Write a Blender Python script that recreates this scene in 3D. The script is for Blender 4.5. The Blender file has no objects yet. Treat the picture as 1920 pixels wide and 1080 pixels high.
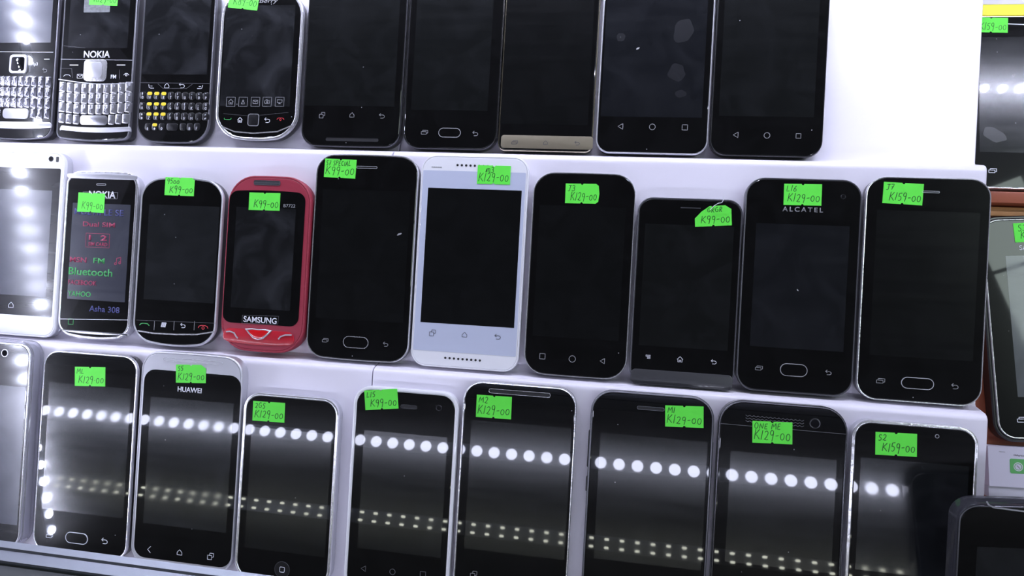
import bpy, math, random
from mathutils import Vector, Matrix
S = bpy.context.scene
COL = S.collection
random.seed(7)
MM = 0.001

# ------------------------------------------------------------------ camera (solved from the ledges and the phone sizes), world, lights
CAM = Vector((-210.99, -366.0, 225.74)); YAW, PIT, ROLL, FPX = 0.170703, 0.421596, -0.015521, 1246.27
DY, DZ, SEAM, LEDGE, SLOPE = 73.575, 124.976, -364.3, 15.2, math.radians(25)
cy, sy, cp, sp = math.cos(YAW), math.sin(YAW), math.cos(PIT), math.sin(PIT)
F = Vector((-sy*cp, cy*cp, -sp)); R0 = Vector((cy, sy, 0)); U0 = R0.cross(F)
RGT = math.cos(ROLL)*R0 + math.sin(ROLL)*U0
UPV = -math.sin(ROLL)*R0 + math.cos(ROLL)*U0
cd = bpy.data.cameras.new('camera'); cam = bpy.data.objects.new('camera', cd); COL.objects.link(cam)
m = Matrix((RGT, UPV, -F)).transposed().to_4x4(); m.translation = CAM*MM; cam.matrix_world = m
cd.sensor_width = 36; cd.lens = 36*FPX/1920; cd.clip_start = 0.01; cd.clip_end = 50
S.camera = cam
w = bpy.data.worlds.new('world'); S.world = w; w.use_nodes = True
w.node_tree.nodes['Background'].inputs[0].default_value = (0.66, 0.68, 0.74, 1)
w.node_tree.nodes['Background'].inputs[1].default_value = 0.07
S.view_settings.view_transform = 'Standard'; S.view_settings.look = 'None'
S.view_settings.gamma = 1; S.view_settings.use_curve_mapping = False
S.view_settings.exposure = 0.0
LED_FRONT, LED_LEFT, LED_TOP, LED_PANE_ECHO = 26, 190, 380, 16

# ------------------------------------------------------------------ frames: a plane of the place and where a line of sight meets it
class Frame:
    def __init__(s, O, ux, uy):
        s.O = Vector(O); s.ux = Vector(ux).normalized(); s.uy = Vector(uy).normalized(); s.n = s.ux.cross(s.uy)
    def P(s, px, py, off=9.0):
        d = F*FPX + RGT*(px-960) - UPV*(py-540)
        O = s.O + s.n*off
        t = (O-CAM).dot(s.n)/d.dot(s.n)
        q = CAM + d*t - O
        return q.dot(s.ux), q.dot(s.uy)
    def mat(s, u=0, v=0, off=0, rot=0):
        M = Matrix((s.ux, s.uy, s.n)).transposed().to_4x4()
        M.translation = (s.O + s.ux*u + s.uy*v + s.n*off)*MM
        return M @ Matrix.Rotation(rot, 4, 'Z')
UP = Vector((0, math.sin(SLOPE), math.cos(SLOPE)))
def row(i): return Frame((0, -DY*i, -DZ*i), (1, 0, 0), UP)
ROW = {1: row(-1), 2: row(0), 3: row(1)}
bl = math.hypot(DY, DZ); UPB = Vector((0, DY/bl, DZ/bl)); NB = Vector((1, 0, 0)).cross(UPB)
BOARD = Frame(-NB*34, (1, 0, 0), UPB)

# ------------------------------------------------------------------ mesh helpers (millimetres in, metres out)
class MB:
    def __init__(s): s.v = []; s.f = []
    def loft(s, loops, cap0=True, cap1=True):
        b = len(s.v); n = len(loops[0])
        for L in loops: s.v += [tuple(p) for p in L]
        for k in range(len(loops)-1):
            for i in range(n):
                j = (i+1) % n; a = b+k*n
                s.f.append((a+i, a+j, a+n+j, a+n+i))
        if cap0: s.f.append(tuple(b+i for i in reversed(range(n))))
        if cap1: s.f.append(tuple(b+(len(loops)-1)*n+i for i in range(n)))
        return s
    def box(s, x0, x1, y0, y1, z0, z1, bev=0):
        c = ((x0+x1)/2, (y0+y1)/2)
        if bev: return s.slab(c[0], c[1], x1-x0, y1-y0, bev, z0, z1, bev*0.7, seg=2)
        L = lambda z: [(x0, y0, z), (x1, y0, z), (x1, y1, z), (x0, y1, z)]
        return s.loft([L(z0), L(z1)])
    def slab(s, cx, cy, w, h, r, z0, z1, bev=0, seg=6, bow=0):
        o = lambda ins, z: outline(cx, cy, w, h, r, ins, z, seg, bow)
        if bev: return s.loft([o(0, z0), o(0, z1-bev), o(bev*0.3, z1-bev*0.3), o(bev, z1)])
        return s.loft([o(0, z0), o(0, z1)])
    def ring(s, cx, cy, w, h, r, t, z0, z1, seg=6, bow=0):
        o = lambda ins, z: outline(cx, cy, w, h, r, ins, z, seg, bow)
        L = [o(0, z0), o(0, (z0+z1)/2), o(t*0.25, z1), o(t*0.75, z1), o(t, (z0+z1)/2), o(t, z0), o(0, z0)]
        return s.loft(L, False, False)
    def ribbon(s, pts, wd, z0, z1):
        # a pen or print stroke: one joined strip along the points
        n = len(pts)
        if n < 2: return s
        Lf, Rt = [], []
        for i, p in enumerate(pts):
            a = pts[max(i-1, 0)]; b = pts[min(i+1, n-1)]
            dx, dy = b[0]-a[0], b[1]-a[1]; l = math.hypot(dx, dy) or 1
            nx, ny = -dy/l*wd/2, dx/l*wd/2
            Lf.append((p[0]+nx, p[1]+ny)); Rt.append((p[0]-nx, p[1]-ny))
        b0 = len(s.v)
        for q, r in zip(Lf, Rt):
            s.v += [(q[0], q[1], z0), (r[0], r[1], z0), (r[0], r[1], z1), (q[0], q[1], z1)]
        for i in range(n-1):
            a = b0+4*i
            for k in range(4):
                s.f.append((a+k, a+(k+1) % 4, a+4+(k+1) % 4, a+4+k))
        s.f.append((b0, b0+3, b0+2, b0+1)); e = b0+4*(n-1); s.f.append((e, e+1, e+2, e+3))
        return s
    def cyl(s, cx, cy, r, z0, z1, n=20, r1=None):
        r1 = r if r1 is None else r1
        L = lambda rr, z: [(cx+rr*math.cos(2*math.pi*k/n), cy+rr*math.sin(2*math.pi*k/n), z) for k in range(n)]
        return s.loft([L(r, z0), L(r, z1-(r-r1)*0.5 if r1 != r else z1)] + ([L(r1, z1)] if r1 != r else []))
    def make(s, name, mat, parent=None, smooth=True, label=None):
        me = bpy.data.meshes.new(name)
        me.from_pydata([(x*MM, y*MM, z*MM) for x, y, z in s.v], [], s.f)
        me.materials.append(mat); me.update()
        import bmesh
        bm = bmesh.new(); bm.from_mesh(me)
        bmesh.ops.remove_doubles(bm, verts=bm.verts, dist=1e-7)
        bmesh.ops.recalc_face_normals(bm, faces=bm.faces); bm.to_mesh(me); bm.free()
        if smooth:
            for p in me.polygons: p.use_smooth = True
            me.set_sharp_from_angle(angle=math.radians(38))
        o = bpy.data.objects.new(name, me); COL.objects.link(o)
        if parent: o.parent = parent
        if label: o['label'] = label
        return o
def outline(cx, cy, w, h, r, ins, z, seg=6, bow=0):
    hw, hh = w/2-ins, h/2-ins; r = max(min(r-ins*0.9, hw, hh), 0.02)
    pts = []
    for qx, qy, a0 in ((1, 1, 0), (-1, 1, 90), (-1, -1, 180), (1, -1, 270)):
        for k in range(seg+1):
            a = math.radians(a0+90*k/seg)
            pts.append([qx*(hw-r)+r*math.cos(a), qy*(hh-r)+r*math.sin(a)])
        if bow and qx*qy > 0:      # points along the top (after quadrant 1) and the bottom (after quadrant 3)
            for k in range(1, 8):
                t = k/8; pts.append([qx*(hw-r)*(1-2*t), qy*hh])
    bt, bb = bow if isinstance(bow, tuple) else (bow, bow)
    out = []
    for x, y in pts:
        if bow:
            b = bt if y > 0 else bb; y -= (1 if y > 0 else -1)*b*(x/hw)**2*max(0, abs(y)/hh*2-1)
        out.append((cx+x, cy+y, z))
    return out
def empty(name, M, label=None, cat=None, group=None):
    o = bpy.data.objects.new(name, None); COL.objects.link(o); o.matrix_world = M; o.empty_display_size = 0.02
    if label: o['label'] = label
    if cat: o['category'] = cat
    if group: o['group'] = group
    return o
def text(name, body, cx, cy, width, z, mat, parent, depth=0.08, rot=0, height=None, bold=0.0, shear=0, spacing=1):
    cu = bpy.data.curves.new('t', 'FONT'); cu.body = body; cu.size = 1; cu.offset = bold; cu.shear = shear; cu.space_character = spacing
    t = bpy.data.objects.new('t', cu); COL.objects.link(t)
    dg = bpy.context.evaluated_depsgraph_get(); dg.update()
    me = bpy.data.meshes.new_from_object(t.evaluated_get(dg)); bpy.data.objects.remove(t)
    xs = [v.co.x for v in me.vertices]; ys = [v.co.y for v in me.vertices]
    x0, x1, y0, y1 = min(xs), max(xs), min(ys), max(ys)
    k = width/(x1-x0); ky = k if height is None else height/(y1-y0)
    c, s_ = math.cos(rot), math.sin(rot)
    for v in me.vertices:
        x = (v.co.x-(x0+x1)/2)*k; y = (v.co.y-(y0+y1)/2)*ky
        v.co = ((cx+x*c-y*s_)*MM, (cy+x*s_+y*c)*MM, z*MM)
    import bmesh
    bm = bmesh.new(); bm.from_mesh(me)
    g = bmesh.ops.extrude_face_region(bm, geom=bm.faces[:])
    for e in g['geom']:
        if isinstance(e, bmesh.types.BMVert): e.co.z += depth*MM
    bm.to_mesh(me); bm.free()
    me.materials.clear(); me.materials.append(mat)
    o = bpy.data.objects.new(name, me); COL.objects.link(o); o.parent = parent
    return o

# ------------------------------------------------------------------ materials
def srgb(r, g, b):
    f = lambda c: c/255/12.92 if c/255 <= 0.04045 else ((c/255+0.055)/1.055)**2.4
    return (f(r), f(g), f(b), 1)
def pmat(name, col, rough=0.5, metal=0.0, coat=0.0, coat_r=0.03, spec=0.5, emit=0, trans=0, bump=0, bscale=300, ior=1.5, mottle=0, mscale=60):
    m = bpy.data.materials.new(name); m.use_nodes = True; nt = m.node_tree; b = nt.nodes['Principled BSDF']
    b.inputs['Base Color'].default_value = col; b.inputs['Roughness'].default_value = rough
    b.inputs['Metallic'].default_value = metal; b.inputs['Coat Weight'].default_value = coat
    b.inputs['Coat Roughness'].default_value = coat_r; b.inputs['Specular IOR Level'].default_value = spec
    b.inputs['IOR'].default_value = ior; b.inputs['Transmission Weight'].default_value = trans
    tc = nt.nodes.new('ShaderNodeTexCoord')
    if emit:
        b.inputs['Emission Color'].default_value = col; b.inputs['Emission Strength'].default_value = emit
    if mottle:
        nz = nt.nodes.new('ShaderNodeTexNoise'); nz.inputs['Scale'].default_value = mscale; nz.inputs['Detail'].default_value = 5
        mx = nt.nodes.new('ShaderNodeMix'); mx.data_type = 'RGBA'
        mx.inputs[6].default_value = tuple(c*(1-mottle) for c in col[:3])+(1,); mx.inputs[7].default_value = tuple(min(c*(1+mottle), 1) for c in col[:3])+(1,)
        nt.links.new(tc.outputs['Object'], nz.inputs['Vector']); nt.links.new(nz.outputs[0], mx.inputs[0]); nt.links.new(mx.outputs[2], b.inputs['Base Color'])
    if bump:
        nz = nt.nodes.new('ShaderNodeTexNoise'); nz.inputs['Scale'].default_value = bscale; nz.inputs['Detail'].default_value = 3
        bp = nt.nodes.new('ShaderNodeBump'); bp.inputs['Strength'].default_value = bump; bp.inputs['Distance'].default_value = 0.0005
        nt.links.new(tc.outputs['Object'], nz.inputs['Vector']); nt.links.new(nz.outputs[0], bp.inputs['Height']); nt.links.new(bp.outputs[0], b.inputs['Normal'])
    return m
def glass_mat(name, col, rough=0.35, smudge=0.5, seed=0, coat_r=0.025, spec=0.3):
    """dark cover glass: mirror coat over a soft greasy lobe, with smears, dust specks and hairline scratches"""
    m = bpy.data.materials.new(name); m.use_nodes = True; nt = m.node_tree; b = nt.nodes['Principled BSDF']; N = nt.nodes.new; L = nt.links.new
    tc = N('ShaderNodeTexCoord'); mp = N('ShaderNodeMapping'); mp.inputs['Location'].default_value = (seed*1.37, seed*0.71, 0)
    L(tc.outputs['Object'], mp.inputs['Vector'])
    nz = N('ShaderNodeTexNoise'); nz.inputs['Scale'].default_value = 38; nz.inputs['Detail'].default_value = 7; nz.inputs['Distortion'].default_value = 1.2
    L(mp.outputs[0], nz.inputs['Vector'])
    rp = N('ShaderNodeMapRange'); rp.inputs[1].default_value = 0.42; rp.inputs[2].default_value = 0.72; L(nz.outputs[0], rp.inputs[0])
    vo = N('ShaderNodeTexVoronoi'); vo.inputs['Scale'].default_value = 110; L(mp.outputs[0], vo.inputs['Vector'])
    sp_ = N('ShaderNodeMath'); sp_.operation = 'LESS_THAN'; sp_.inputs[1].default_value = 0.035; L(vo.outputs['Distance'], sp_.inputs[0])
    vc = N('ShaderNodeSeparateColor'); L(vo.outputs['Color'], vc.inputs[0])
    gt = N('ShaderNodeMath'); gt.operation = 'GREATER_THAN'; gt.inputs[1].default_value = 0.72; L(vc.outputs[0], gt.inputs[0])
    mu = N('ShaderNodeMath'); mu.operation = 'MULTIPLY'; L(sp_.outputs[0], mu.inputs[0]); L(gt.outputs[0], mu.inputs[1])
    wv = N('ShaderNodeTexNoise'); wv.inputs['Scale'].default_value = 16; wv.inputs['Detail'].default_value = 1
    mp2 = N('ShaderNodeMapping'); mp2.inputs['Rotation'].default_value = (0, 0, 0.6+seed); mp2.inputs['Scale'].default_value = (1, 14, 1)
    L(mp.outputs[0], mp2.inputs['Vector']); L(mp2.outputs[0], wv.inputs['Vector'])
    # smears lighten the surface a little; specks more
    mx = N('ShaderNodeMix'); mx.data_type = 'RGBA'; mx.inputs[6].default_value = col
    mx.inputs[7].default_value = tuple(c+0.006*smudge*t for c, t in zip(col[:3], (1, 1.04, 1.2)))+(1,); L(rp.outputs[0], mx.inputs[0])
    m2 = N('ShaderNodeMix'); m2.data_type = 'RGBA'; m2.inputs[7].default_value = (0.3, 0.3, 0.32, 1)
    L(mu.outputs[0], m2.inputs[0]); L(mx.outputs[2], m2.inputs[6]); L(m2.outputs[2], b.inputs['Base Color'])
    rr = N('ShaderNodeMapRange'); rr.inputs[3].default_value = rough*0.8; rr.inputs[4].default_value = rough*1.3; L(wv.outputs[0], rr.inputs[0]); L(rr.outputs[0], b.inputs['Roughness'])
    b.inputs['Specular IOR Level'].default_value = spec
    b.inputs['Coat Weight'].default_value = 1; b.inputs['Coat IOR'].default_value = 1.45
    cr = N('ShaderNodeMapRange'); cr.inputs[3].default_value = coat_r; cr.inputs[4].default_value = coat_r+0.02*smudge; L(rp.outputs[0], cr.inputs[0]); L(cr.outputs[0], b.inputs['Coat Roughness'])
    return m
M = {}
M['panel'] = pmat('white_plastic', srgb(232, 228, 240), 0.4, coat=0.2, coat_r=0.2)
M['chrome'] = pmat('chrome', (0.88, 0.88, 0.92, 1), 0.27, 0.8, bump=0.5, bscale=260)
M['silver'] = pmat('satin_silver', (0.60, 0.60, 0.65, 1), 0.36, 0.55)
M['dark_metal'] = pmat('dark_metal', (0.09, 0.09, 0.10, 1), 0.25, 0.8)
M['gunmetal'] = pmat('gunmetal', (0.16, 0.16, 0.18, 1), 0.35, 0.7)
M['chin'] = pmat('grey_chin', (0.05, 0.05, 0.056, 1), 0.35, coat=0.3)
M['gold'] = pmat('champagne_gold', srgb(132, 124, 106), 0.4, 0.3)
M['gold_rim'] = pmat('gold_rim', (0.75, 0.68, 0.52, 1), 0.2, 1.0, bump=0.3)
M['black'] = pmat('black_plastic', (0.008, 0.008, 0.010, 1), 0.3, coat=0.5)
M['black_matte'] = pmat('matte_black', (0.01, 0.01, 0.012, 1), 0.6)
M['white'] = pmat('white_shell', srgb(236, 236, 242), 0.3, coat=0.5)
M['white_glass'] = pmat('white_front', srgb(196, 202, 224), 0.3, coat=1.0)
M['red'] = pmat('red_rubber', srgb(152, 42, 62), 0.5, mottle=0.06)
M['red_panel'] = pmat('red_panel', srgb(186, 34, 50), 0.3, coat=0.4)
M['red_gem'] = pmat('red_gem', srgb(215, 20, 30), 0.15, coat=1)
M['print'] = pmat('grey_print', srgb(150, 150, 155), 0.5)
M['print_white'] = pmat('white_print', srgb(225, 225, 235), 0.5)
M['print_dim'] = pmat('dim_print', srgb(95, 95, 100), 0.5)
M['print_dark'] = pmat('dark_print', srgb(70, 70, 82), 0.5)
M['tag'] = pmat('fluorescent_green_paper', srgb(98, 240, 72), 0.65, mottle=0.04, mscale=90)
M['ink'] = pmat('ink', srgb(14, 60, 22), 0.6)
M['lens'] = pmat('lens', (0.004, 0.004, 0.006, 1), 0.05, coat=1)
M['p_green'] = pmat('green_print', srgb(60, 165, 85), 0.5)
M['p_red'] = pmat('red_print', srgb(200, 50, 60), 0.5)
M['p_blue'] = pmat('blue_print', srgb(62, 66, 125), 0.5)
M['p_pink'] = pmat('pink_print', srgb(155, 42, 80), 0.5)
M['p_yellow'] = pmat('yellow_print', srgb(235, 205, 40), 0.5)
M['key_silver'] = pmat('silver_key', (0.46, 0.46, 0.50, 1), 0.28, 0.85)
M['key_grey'] = pmat('grey_key', (0.22, 0.22, 0.26, 1), 0.25, 0.9)
M['clear'] = pmat('clear_plastic', (0.80, 0.80, 0.86, 1), 0.08, trans=0.85, ior=1.35)
M['smoke'] = pmat('smoked_clear_plastic', (0.10, 0.10, 0.12, 1), 0.1, trans=0.7, ior=1.4)
M['alu'] = pmat('brushed_aluminium', srgb(150, 155, 166), 0.4, 0.6)
M['alu_dark'] = pmat('grey_paint', srgb(92, 96, 98), 0.6)
M['wood'] = pmat('tan_wood', srgb(205, 150, 95), 0.5, mottle=0.25, mscale=25)
M['wood_red'] = pmat('brown_wood', srgb(150, 78, 52), 0.45, mottle=0.15, mscale=25)
M['yellow'] = pmat('yellow_strip', srgb(250, 245, 60), 0.5)
M['box'] = pmat('white_card', srgb(226, 222, 240), 0.5)
M['box_side'] = pmat('grey_card', srgb(205, 203, 216), 0.5)
M['logo_green'] = pmat('logo_green', srgb(95, 185, 100), 0.4)
M['dark_room'] = pmat('dark_paint', (0.03, 0.03, 0.035, 1), 0.7)
M['smudge'] = pmat('skin_grease', (0.010, 0.0105, 0.014, 1), 0.3, coat=1.0, coat_r=0.04)
M['residue'] = pmat('paper_residue', (0.16, 0.17, 0.18, 1), 0.7, mottle=0.6, mscale=500)
M['dust'] = pmat('dust', (0.4, 0.4, 0.42, 1), 0.8)
LEDM = {}
def led_mat(k, col=(0.77, 0.80, 1.0, 1)):
    if k not in LEDM:
        m = pmat('led_lens', col, emit=k); LEDM[k] = m
    return LEDM[k]
BEZ = [glass_mat('cover_glass', (0.0022, 0.0022, 0.0026, 1), 0.21, 0.3, k, spec=0.12) for k in range(4)]
SCR = [glass_mat('display_glass', (0.0032, 0.0038, 0.0044, 1), 0.18, 0.6, k+10, spec=0.5) for k in range(4)]
SCR_BLUE = glass_mat('bluish_display', (0.0045, 0.0052, 0.0075, 1), 0.18, 0.9, 31, spec=0.5)
SCR_GREY = glass_mat('greyish_display', (0.008, 0.009, 0.0105, 1), 0.17, 1.0, 33, spec=0.5)
SCR_GLARE = glass_mat('greasy_display', (0.05, 0.054, 0.075, 1), 0.3, 2.0, 39, coat_r=0.19)
SCR_SMEAR = glass_mat('smeared_display', (0.008, 0.009, 0.0105, 1), 0.17, 1.4, 41, coat_r=0.04, spec=0.5)
BEZ_GLARE = glass_mat('greasy_cover_glass', (0.008, 0.008, 0.010, 1), 0.25, 1.0, 43, coat_r=0.12)
SCR_MIL = glass_mat('milky_display', (0.036, 0.039, 0.055, 1), 0.23, 2.4, 35, spec=0.5)
SCR_CLOUD = glass_mat('cloudy_display', (0.006, 0.0065, 0.008, 1), 0.18, 3.2, 45, spec=0.5)
SCR_DEEP = glass_mat('deep_display', (0.0028, 0.0031, 0.0036, 1), 0.23, 0.3, 37, spec=0.2)

# ------------------------------------------------------------------ the setting
def struct(o): o['kind'] = 'structure'; return o
def world_box(name, x0, x1, y0, y1, z0, z1, mat):
    o = MB().box(x0, x1, y0, y1, z0, z1).make(name, mat, smooth=False); return struct(o)
FZ = -DZ-62
world_box('floor', -900, 420, -320, 420, FZ-12, FZ, M['alu_dark'])
world_box('wall_left', -912, -900, -320, 420, FZ-12, 480, M['panel'])
world_box('wall_back', -912, 420, 420, 432, FZ-12, 480, M['panel'])
# front frame rail of the glass case, close to the camera
def ray(px, py, dist): 
    d = (F*FPX + RGT*(px-960) - UPV*(py-540)).normalized(); return CAM + d*dist
def rail():
    d = F*FPX + RGT*(0-960) - UPV*(1013-540)
    t = (-238-CAM.y)/d.y; q = CAM+d*t
    z = q.z; y = q.y
    prof = [(y, z), (y+0.6, z-0.8), (y+0.6, z-5), (y-7, z-5), (y-7, z-0.9), (y-6.6, z-0.5), (y-3, z-0.5), (y-2.4, z)]
    struct(MB().loft([[(x, a, b) for a, b in prof] for x in (-900, 420)]).make('trim_1', M['alu']))
    prof = [(y-7, z-1.5), (y-7, z-6), (y-40, z-6), (y-40, z-1.5)]
    struct(MB().loft([[(x, a, b) for a, b in prof] for x in (-900, 420)]).make('trim_2', M['alu_dark']))
rail()

# the two stepped white stands that meet at a seam
def stand(x0, x1, label):
    root = empty('display_stand', Matrix.Translation((x0*MM, 0, FZ*MM)), label, 'stand', 'stepped white display stands')
    fy = lambda i: -DY*i
    fz = lambda i: -DZ*i
    pr = []                                           # profile (y,z) going down from the top back
    tl = 175
    pr += [(fy(-1)+tl*UP.y, fz(-1)+tl*UP.z)]
    for i in (-1, 0, 1):
        pr += [(fy(i)+0.9*UP.y, fz(i)+0.9*UP.z), (fy(i)-0.6, fz(i)+0.1)]
        ta = math.radians(11); dl = (-math.cos(ta), math.sin(ta)); du = (-UP.y, -UP.z)
        # the ledge rises a little to its lip, then rolls over into the next slope
        fx, fzz = fy(i+1), fz(i+1); det = dl[0]*(-UP.z)-dl[1]*(-UP.y)
        k = ((fx-fy(i))*(-UP.z)-(fzz-fz(i))*(-UP.y))/det
        cx_, cz_ = fy(i)+k*dl[0], fz(i)+k*dl[1]
        turn = math.acos(dl[0]*du[0]+dl[1]*du[1]); rr = 4.6; tt = rr*math.tan(turn/2)
        ax, az = cx_-tt*dl[0], cz_-tt*dl[1]
        ox, oz = ax-rr*dl[1], az+rr*dl[0]          # centre of the fillet, below the ledge
        a0 = math.atan2(az-oz, ax-ox)
        pr.append((ax-1.0*dl[0], az-1.0*dl[1]))
        for q in range(9):
            a = a0+turn*q/8
            pr.append((ox+rr*math.cos(a), oz+rr*math.sin(a)))
        e = pr[-1]
        if i < 1: pr.append((e[0]-1.5*UP.y, e[1]-1.5*UP.z))
    last = e
    pr += [(last[0], last[1]-1), (fy(1)-4, last[1]-5), (fy(1)-4, FZ+0.0)]
    back = [(fy(-1)+tl*UP.y+4, FZ), ] 
    top = (fy(-1)+tl*UP.y+4, fz(-1)+tl*UP.z)
    front = pr
    loop = front + back + [top]
    mb = MB()
    mb.loft([[(x-x0, a, b-FZ) for a, b in loop] for x in (x0, x1)])
    # gently rounded end arrises are given by a bevel modifier
    o = mb.make('stepped_body', M['panel'], root)
    bv = o.modifiers.new('b', 'BEVEL'); bv.width = 0.0006; bv.segments = 2; bv.limit_method = 'ANGLE'; bv.angle_limit = math.radians(60)
    return root
stand(-799, SEAM-0.35, 'white stepped plastic stand left of the seam, under the keyboard phones')
stand(SEAM+0.35, 0, 'white stepped plastic stand right of the seam, ending at the brown wood')

# ------------------------------------------------------------------ icons, as thin prints on the cover glass
def icon_strokes(kind, s):
    c = lambda r, n=20, cx=0, cy=0: [(cx+r*math.cos(2*math.pi*k/n), cy+r*math.sin(2*math.pi*k/n)) for k in range(n+1)]
    h = s/2
    if kind == 'circle': return [c(h)]
    if kind == 'square': return [[(-h, -h), (h, -h), (h, h), (-h, h), (-h, -h)]]
    if kind == 'tri': return [[(h*.7, h), (h*.7, -h), (-h, 0), (h*.7, h)]]
    if kind == 'chev': return [[(h*.5, h), (-h*.5, 0), (h*.5, -h)]]
    if kind == 'home': return [[(-h*.8, -h*.7), (h*.8, -h*.7), (h*.8, h*.1), (0, h*.9), (-h*.8, h*.1), (-h*.8, -h*.7)]]
    if kind == 'house': return [[(-h, 0), (0, h), (h, 0)], [(-h*.7, 0), (-h*.7, -h*.9), (-h*.2, -h*.9), (-h*.2, -h*.2), (h*.2, -h*.2), (h*.2, -h*.9), (h*.7, -h*.9), (h*.7, 0)]]
    if kind == 'recent': return [[(-h, -h), (h*.4, -h), (h*.4, h*.3), (-h, h*.3), (-h, -h)], [(-h*.4, h*.3), (-h*.2, h), (h, h), (h, -h*.1), (h*.4, -h*.3)]]
    if kind == 'cards': return [[(-h*1.2, -h*.7), (h*.7, -h*.7), (h*.7, h*.2), (-h*1.2, h*.2), (-h*1.2, -h*.7)], [(-h*.8, h*.2), (-h*.7, h*.7), (h*1.2, h*.7), (h*1.2, -h*.3), (h*.7, -h*.4)]]
    if kind == 'back': return [[(-h, h*.45), (h*.4, h*.45), (h*.85, h*.25), (h, -h*.1), (h*.85, -h*.5), (h*.4, -h*.7), (-h*.5, -h*.7)], [(-h*.4, h), (-h, h*.45), (-h*.4, 0)]]
    if kind == 'menu': return [[(-h, h*.7), (h, h*.7)], [(-h, h*.25), (h, h*.25)], [(-h*.4, -h*.2), (h, -h*.2)], [(-h*.4, -h*.65), (h, -h*.65)]]
    if kind == 'call': return [[(-h*1.3, h*.1), (-h*1.2, -h*.35), (-h*.6, -h*.45), (h*.6, -h*.45), (h*1.2, -h*.35), (h*1.3, h*.1)]]
    if kind == 'callup': return [[(-h*1.3, -h*.4), (-h*.9, 0), (-h*.5, h*.1), (h*.5, h*.1), (h*.9, 0), (h*1.3, -h*.4)]]
    if kind == 'end': return [[(-h*1.3, -h*.3), (-h*1.1, h*.15), (-h*.5, h*.35), (h*.5, h*.35), (h*1.1, h*.15), (h*1.3, -h*.3)], c(h*.32, 12, 0, -h*.25)]
    if kind == 'dash': return [[(-h, 0), (h, 0)]]
    if kind == 'vdash': return [[(0, -h), (0, h)]]
    if kind == 'mail': return [[(-h, -h*.65), (h, -h*.65), (h, h*.65), (-h, h*.65), (-h, -h*.65)], [(-h, h*.65), (0, -h*.1), (h, h*.65)]]
    if kind == 'eye': return [[(-h, 0), (-h*.5, h*.5), (0, h*.65), (h*.5, h*.5), (h, 0)], c(h*.3, 10)]
    if kind == 'softl': return [[(-h, h*.6), (-h*.8, -h*.4), (-h*.3, -h*.6), (h, -h*.6)], [(-h*.4, h*.1), (h*.4, h*.1)]]
    if kind == 'softr': return [[(h, h*.6), (h*.8, -h*.4), (h*.3, -h*.6), (-h, -h*.6)], [(-h*.4, h*.1), (h*.4, h*.1)]]
    if kind == 'space': return [[(-h, h*.2), (-h, -h*.2), (h, -h*.2), (h, h*.2)]]
    if kind == 'dots': return [c(h*.18, 8, x*h*.55+yy*h*.12, yy*h*.5) for x in (-1, 0, 1) for yy in (-1, 0, 1)]
    if kind == 'people': return [c(h*.3, 10, 0, h*.4), [(-h*.7, -h*.8), (-h*.5, -h*.1), (h*.5, -h*.1), (h*.7, -h*.8), (-h*.7, -h*.8)]]
    if kind == 'camera': return [[(-h, -h*.6), (h, -h*.6), (h, h*.5), (h*.3, h*.5), (h*.1, h*.8), (-h*.5, h*.8), (-h*.6, h*.5), (-h, h*.5), (-h, -h*.6)], c(h*.35, 10)]
    if kind == 'tv': return [[(-h, -h*.3), (h, -h*.3), (h, h*.8), (-h, h*.8), (-h, -h*.3)], [(-h*.5, -h*.7), (h*.5, -h*.7)], [(0, -h*.3), (0, -h*.7)]]
    if kind == 'note': return [[(-h*.5, -h*.8), (-h*.5, h*.6), (h*.7, h*.9), (h*.7, -h*.5)], c(h*.28, 10, -h*.75, -h*.8), c(h*.28, 10, h*.45, -h*.5)]
    if kind == 'handset': return [[(-h*.7, h*.6), (-h*.4, h*.2), (h*.2, -h*.35), (h*.6, -h*.7)]]
    return []
NICE = {'recent': 'recent_apps_icon', 'cards': 'recent_apps_icon', 'back': 'back_icon', 'chev': 'back_icon', 'tri': 'back_icon', 'home': 'home_icon', 'house': 'home_icon',
        'circle': 'home_icon', 'square': 'recent_apps_icon', 'menu': 'menu_icon', 'call': 'call_icon', 'callup': 'call_icon', 'end': 'end_call_icon', 'mail': 'mail_icon', 'people': 'contacts_icon',
        'camera': 'camera_icon', 'tv': 'media_icon', 'note': 'music_icon', 'dots': 'menu_icon', 'eye': 'end_call_icon', 'space': 'space_mark', 'softl': 'left_soft_key', 'softr': 'right_soft_key'}
def dense(pts, step=1.2):
    out = [pts[0]]
    for a, b in zip(pts, pts[1:]):
        n = max(1, int(math.hypot(b[0]-a[0], b[1]-a[1])/step))
        out += [(a[0]+(b[0]-a[0])*k/n, a[1]+(b[1]-a[1])*k/n) for k in range(1, n+1)]
    return out

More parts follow.
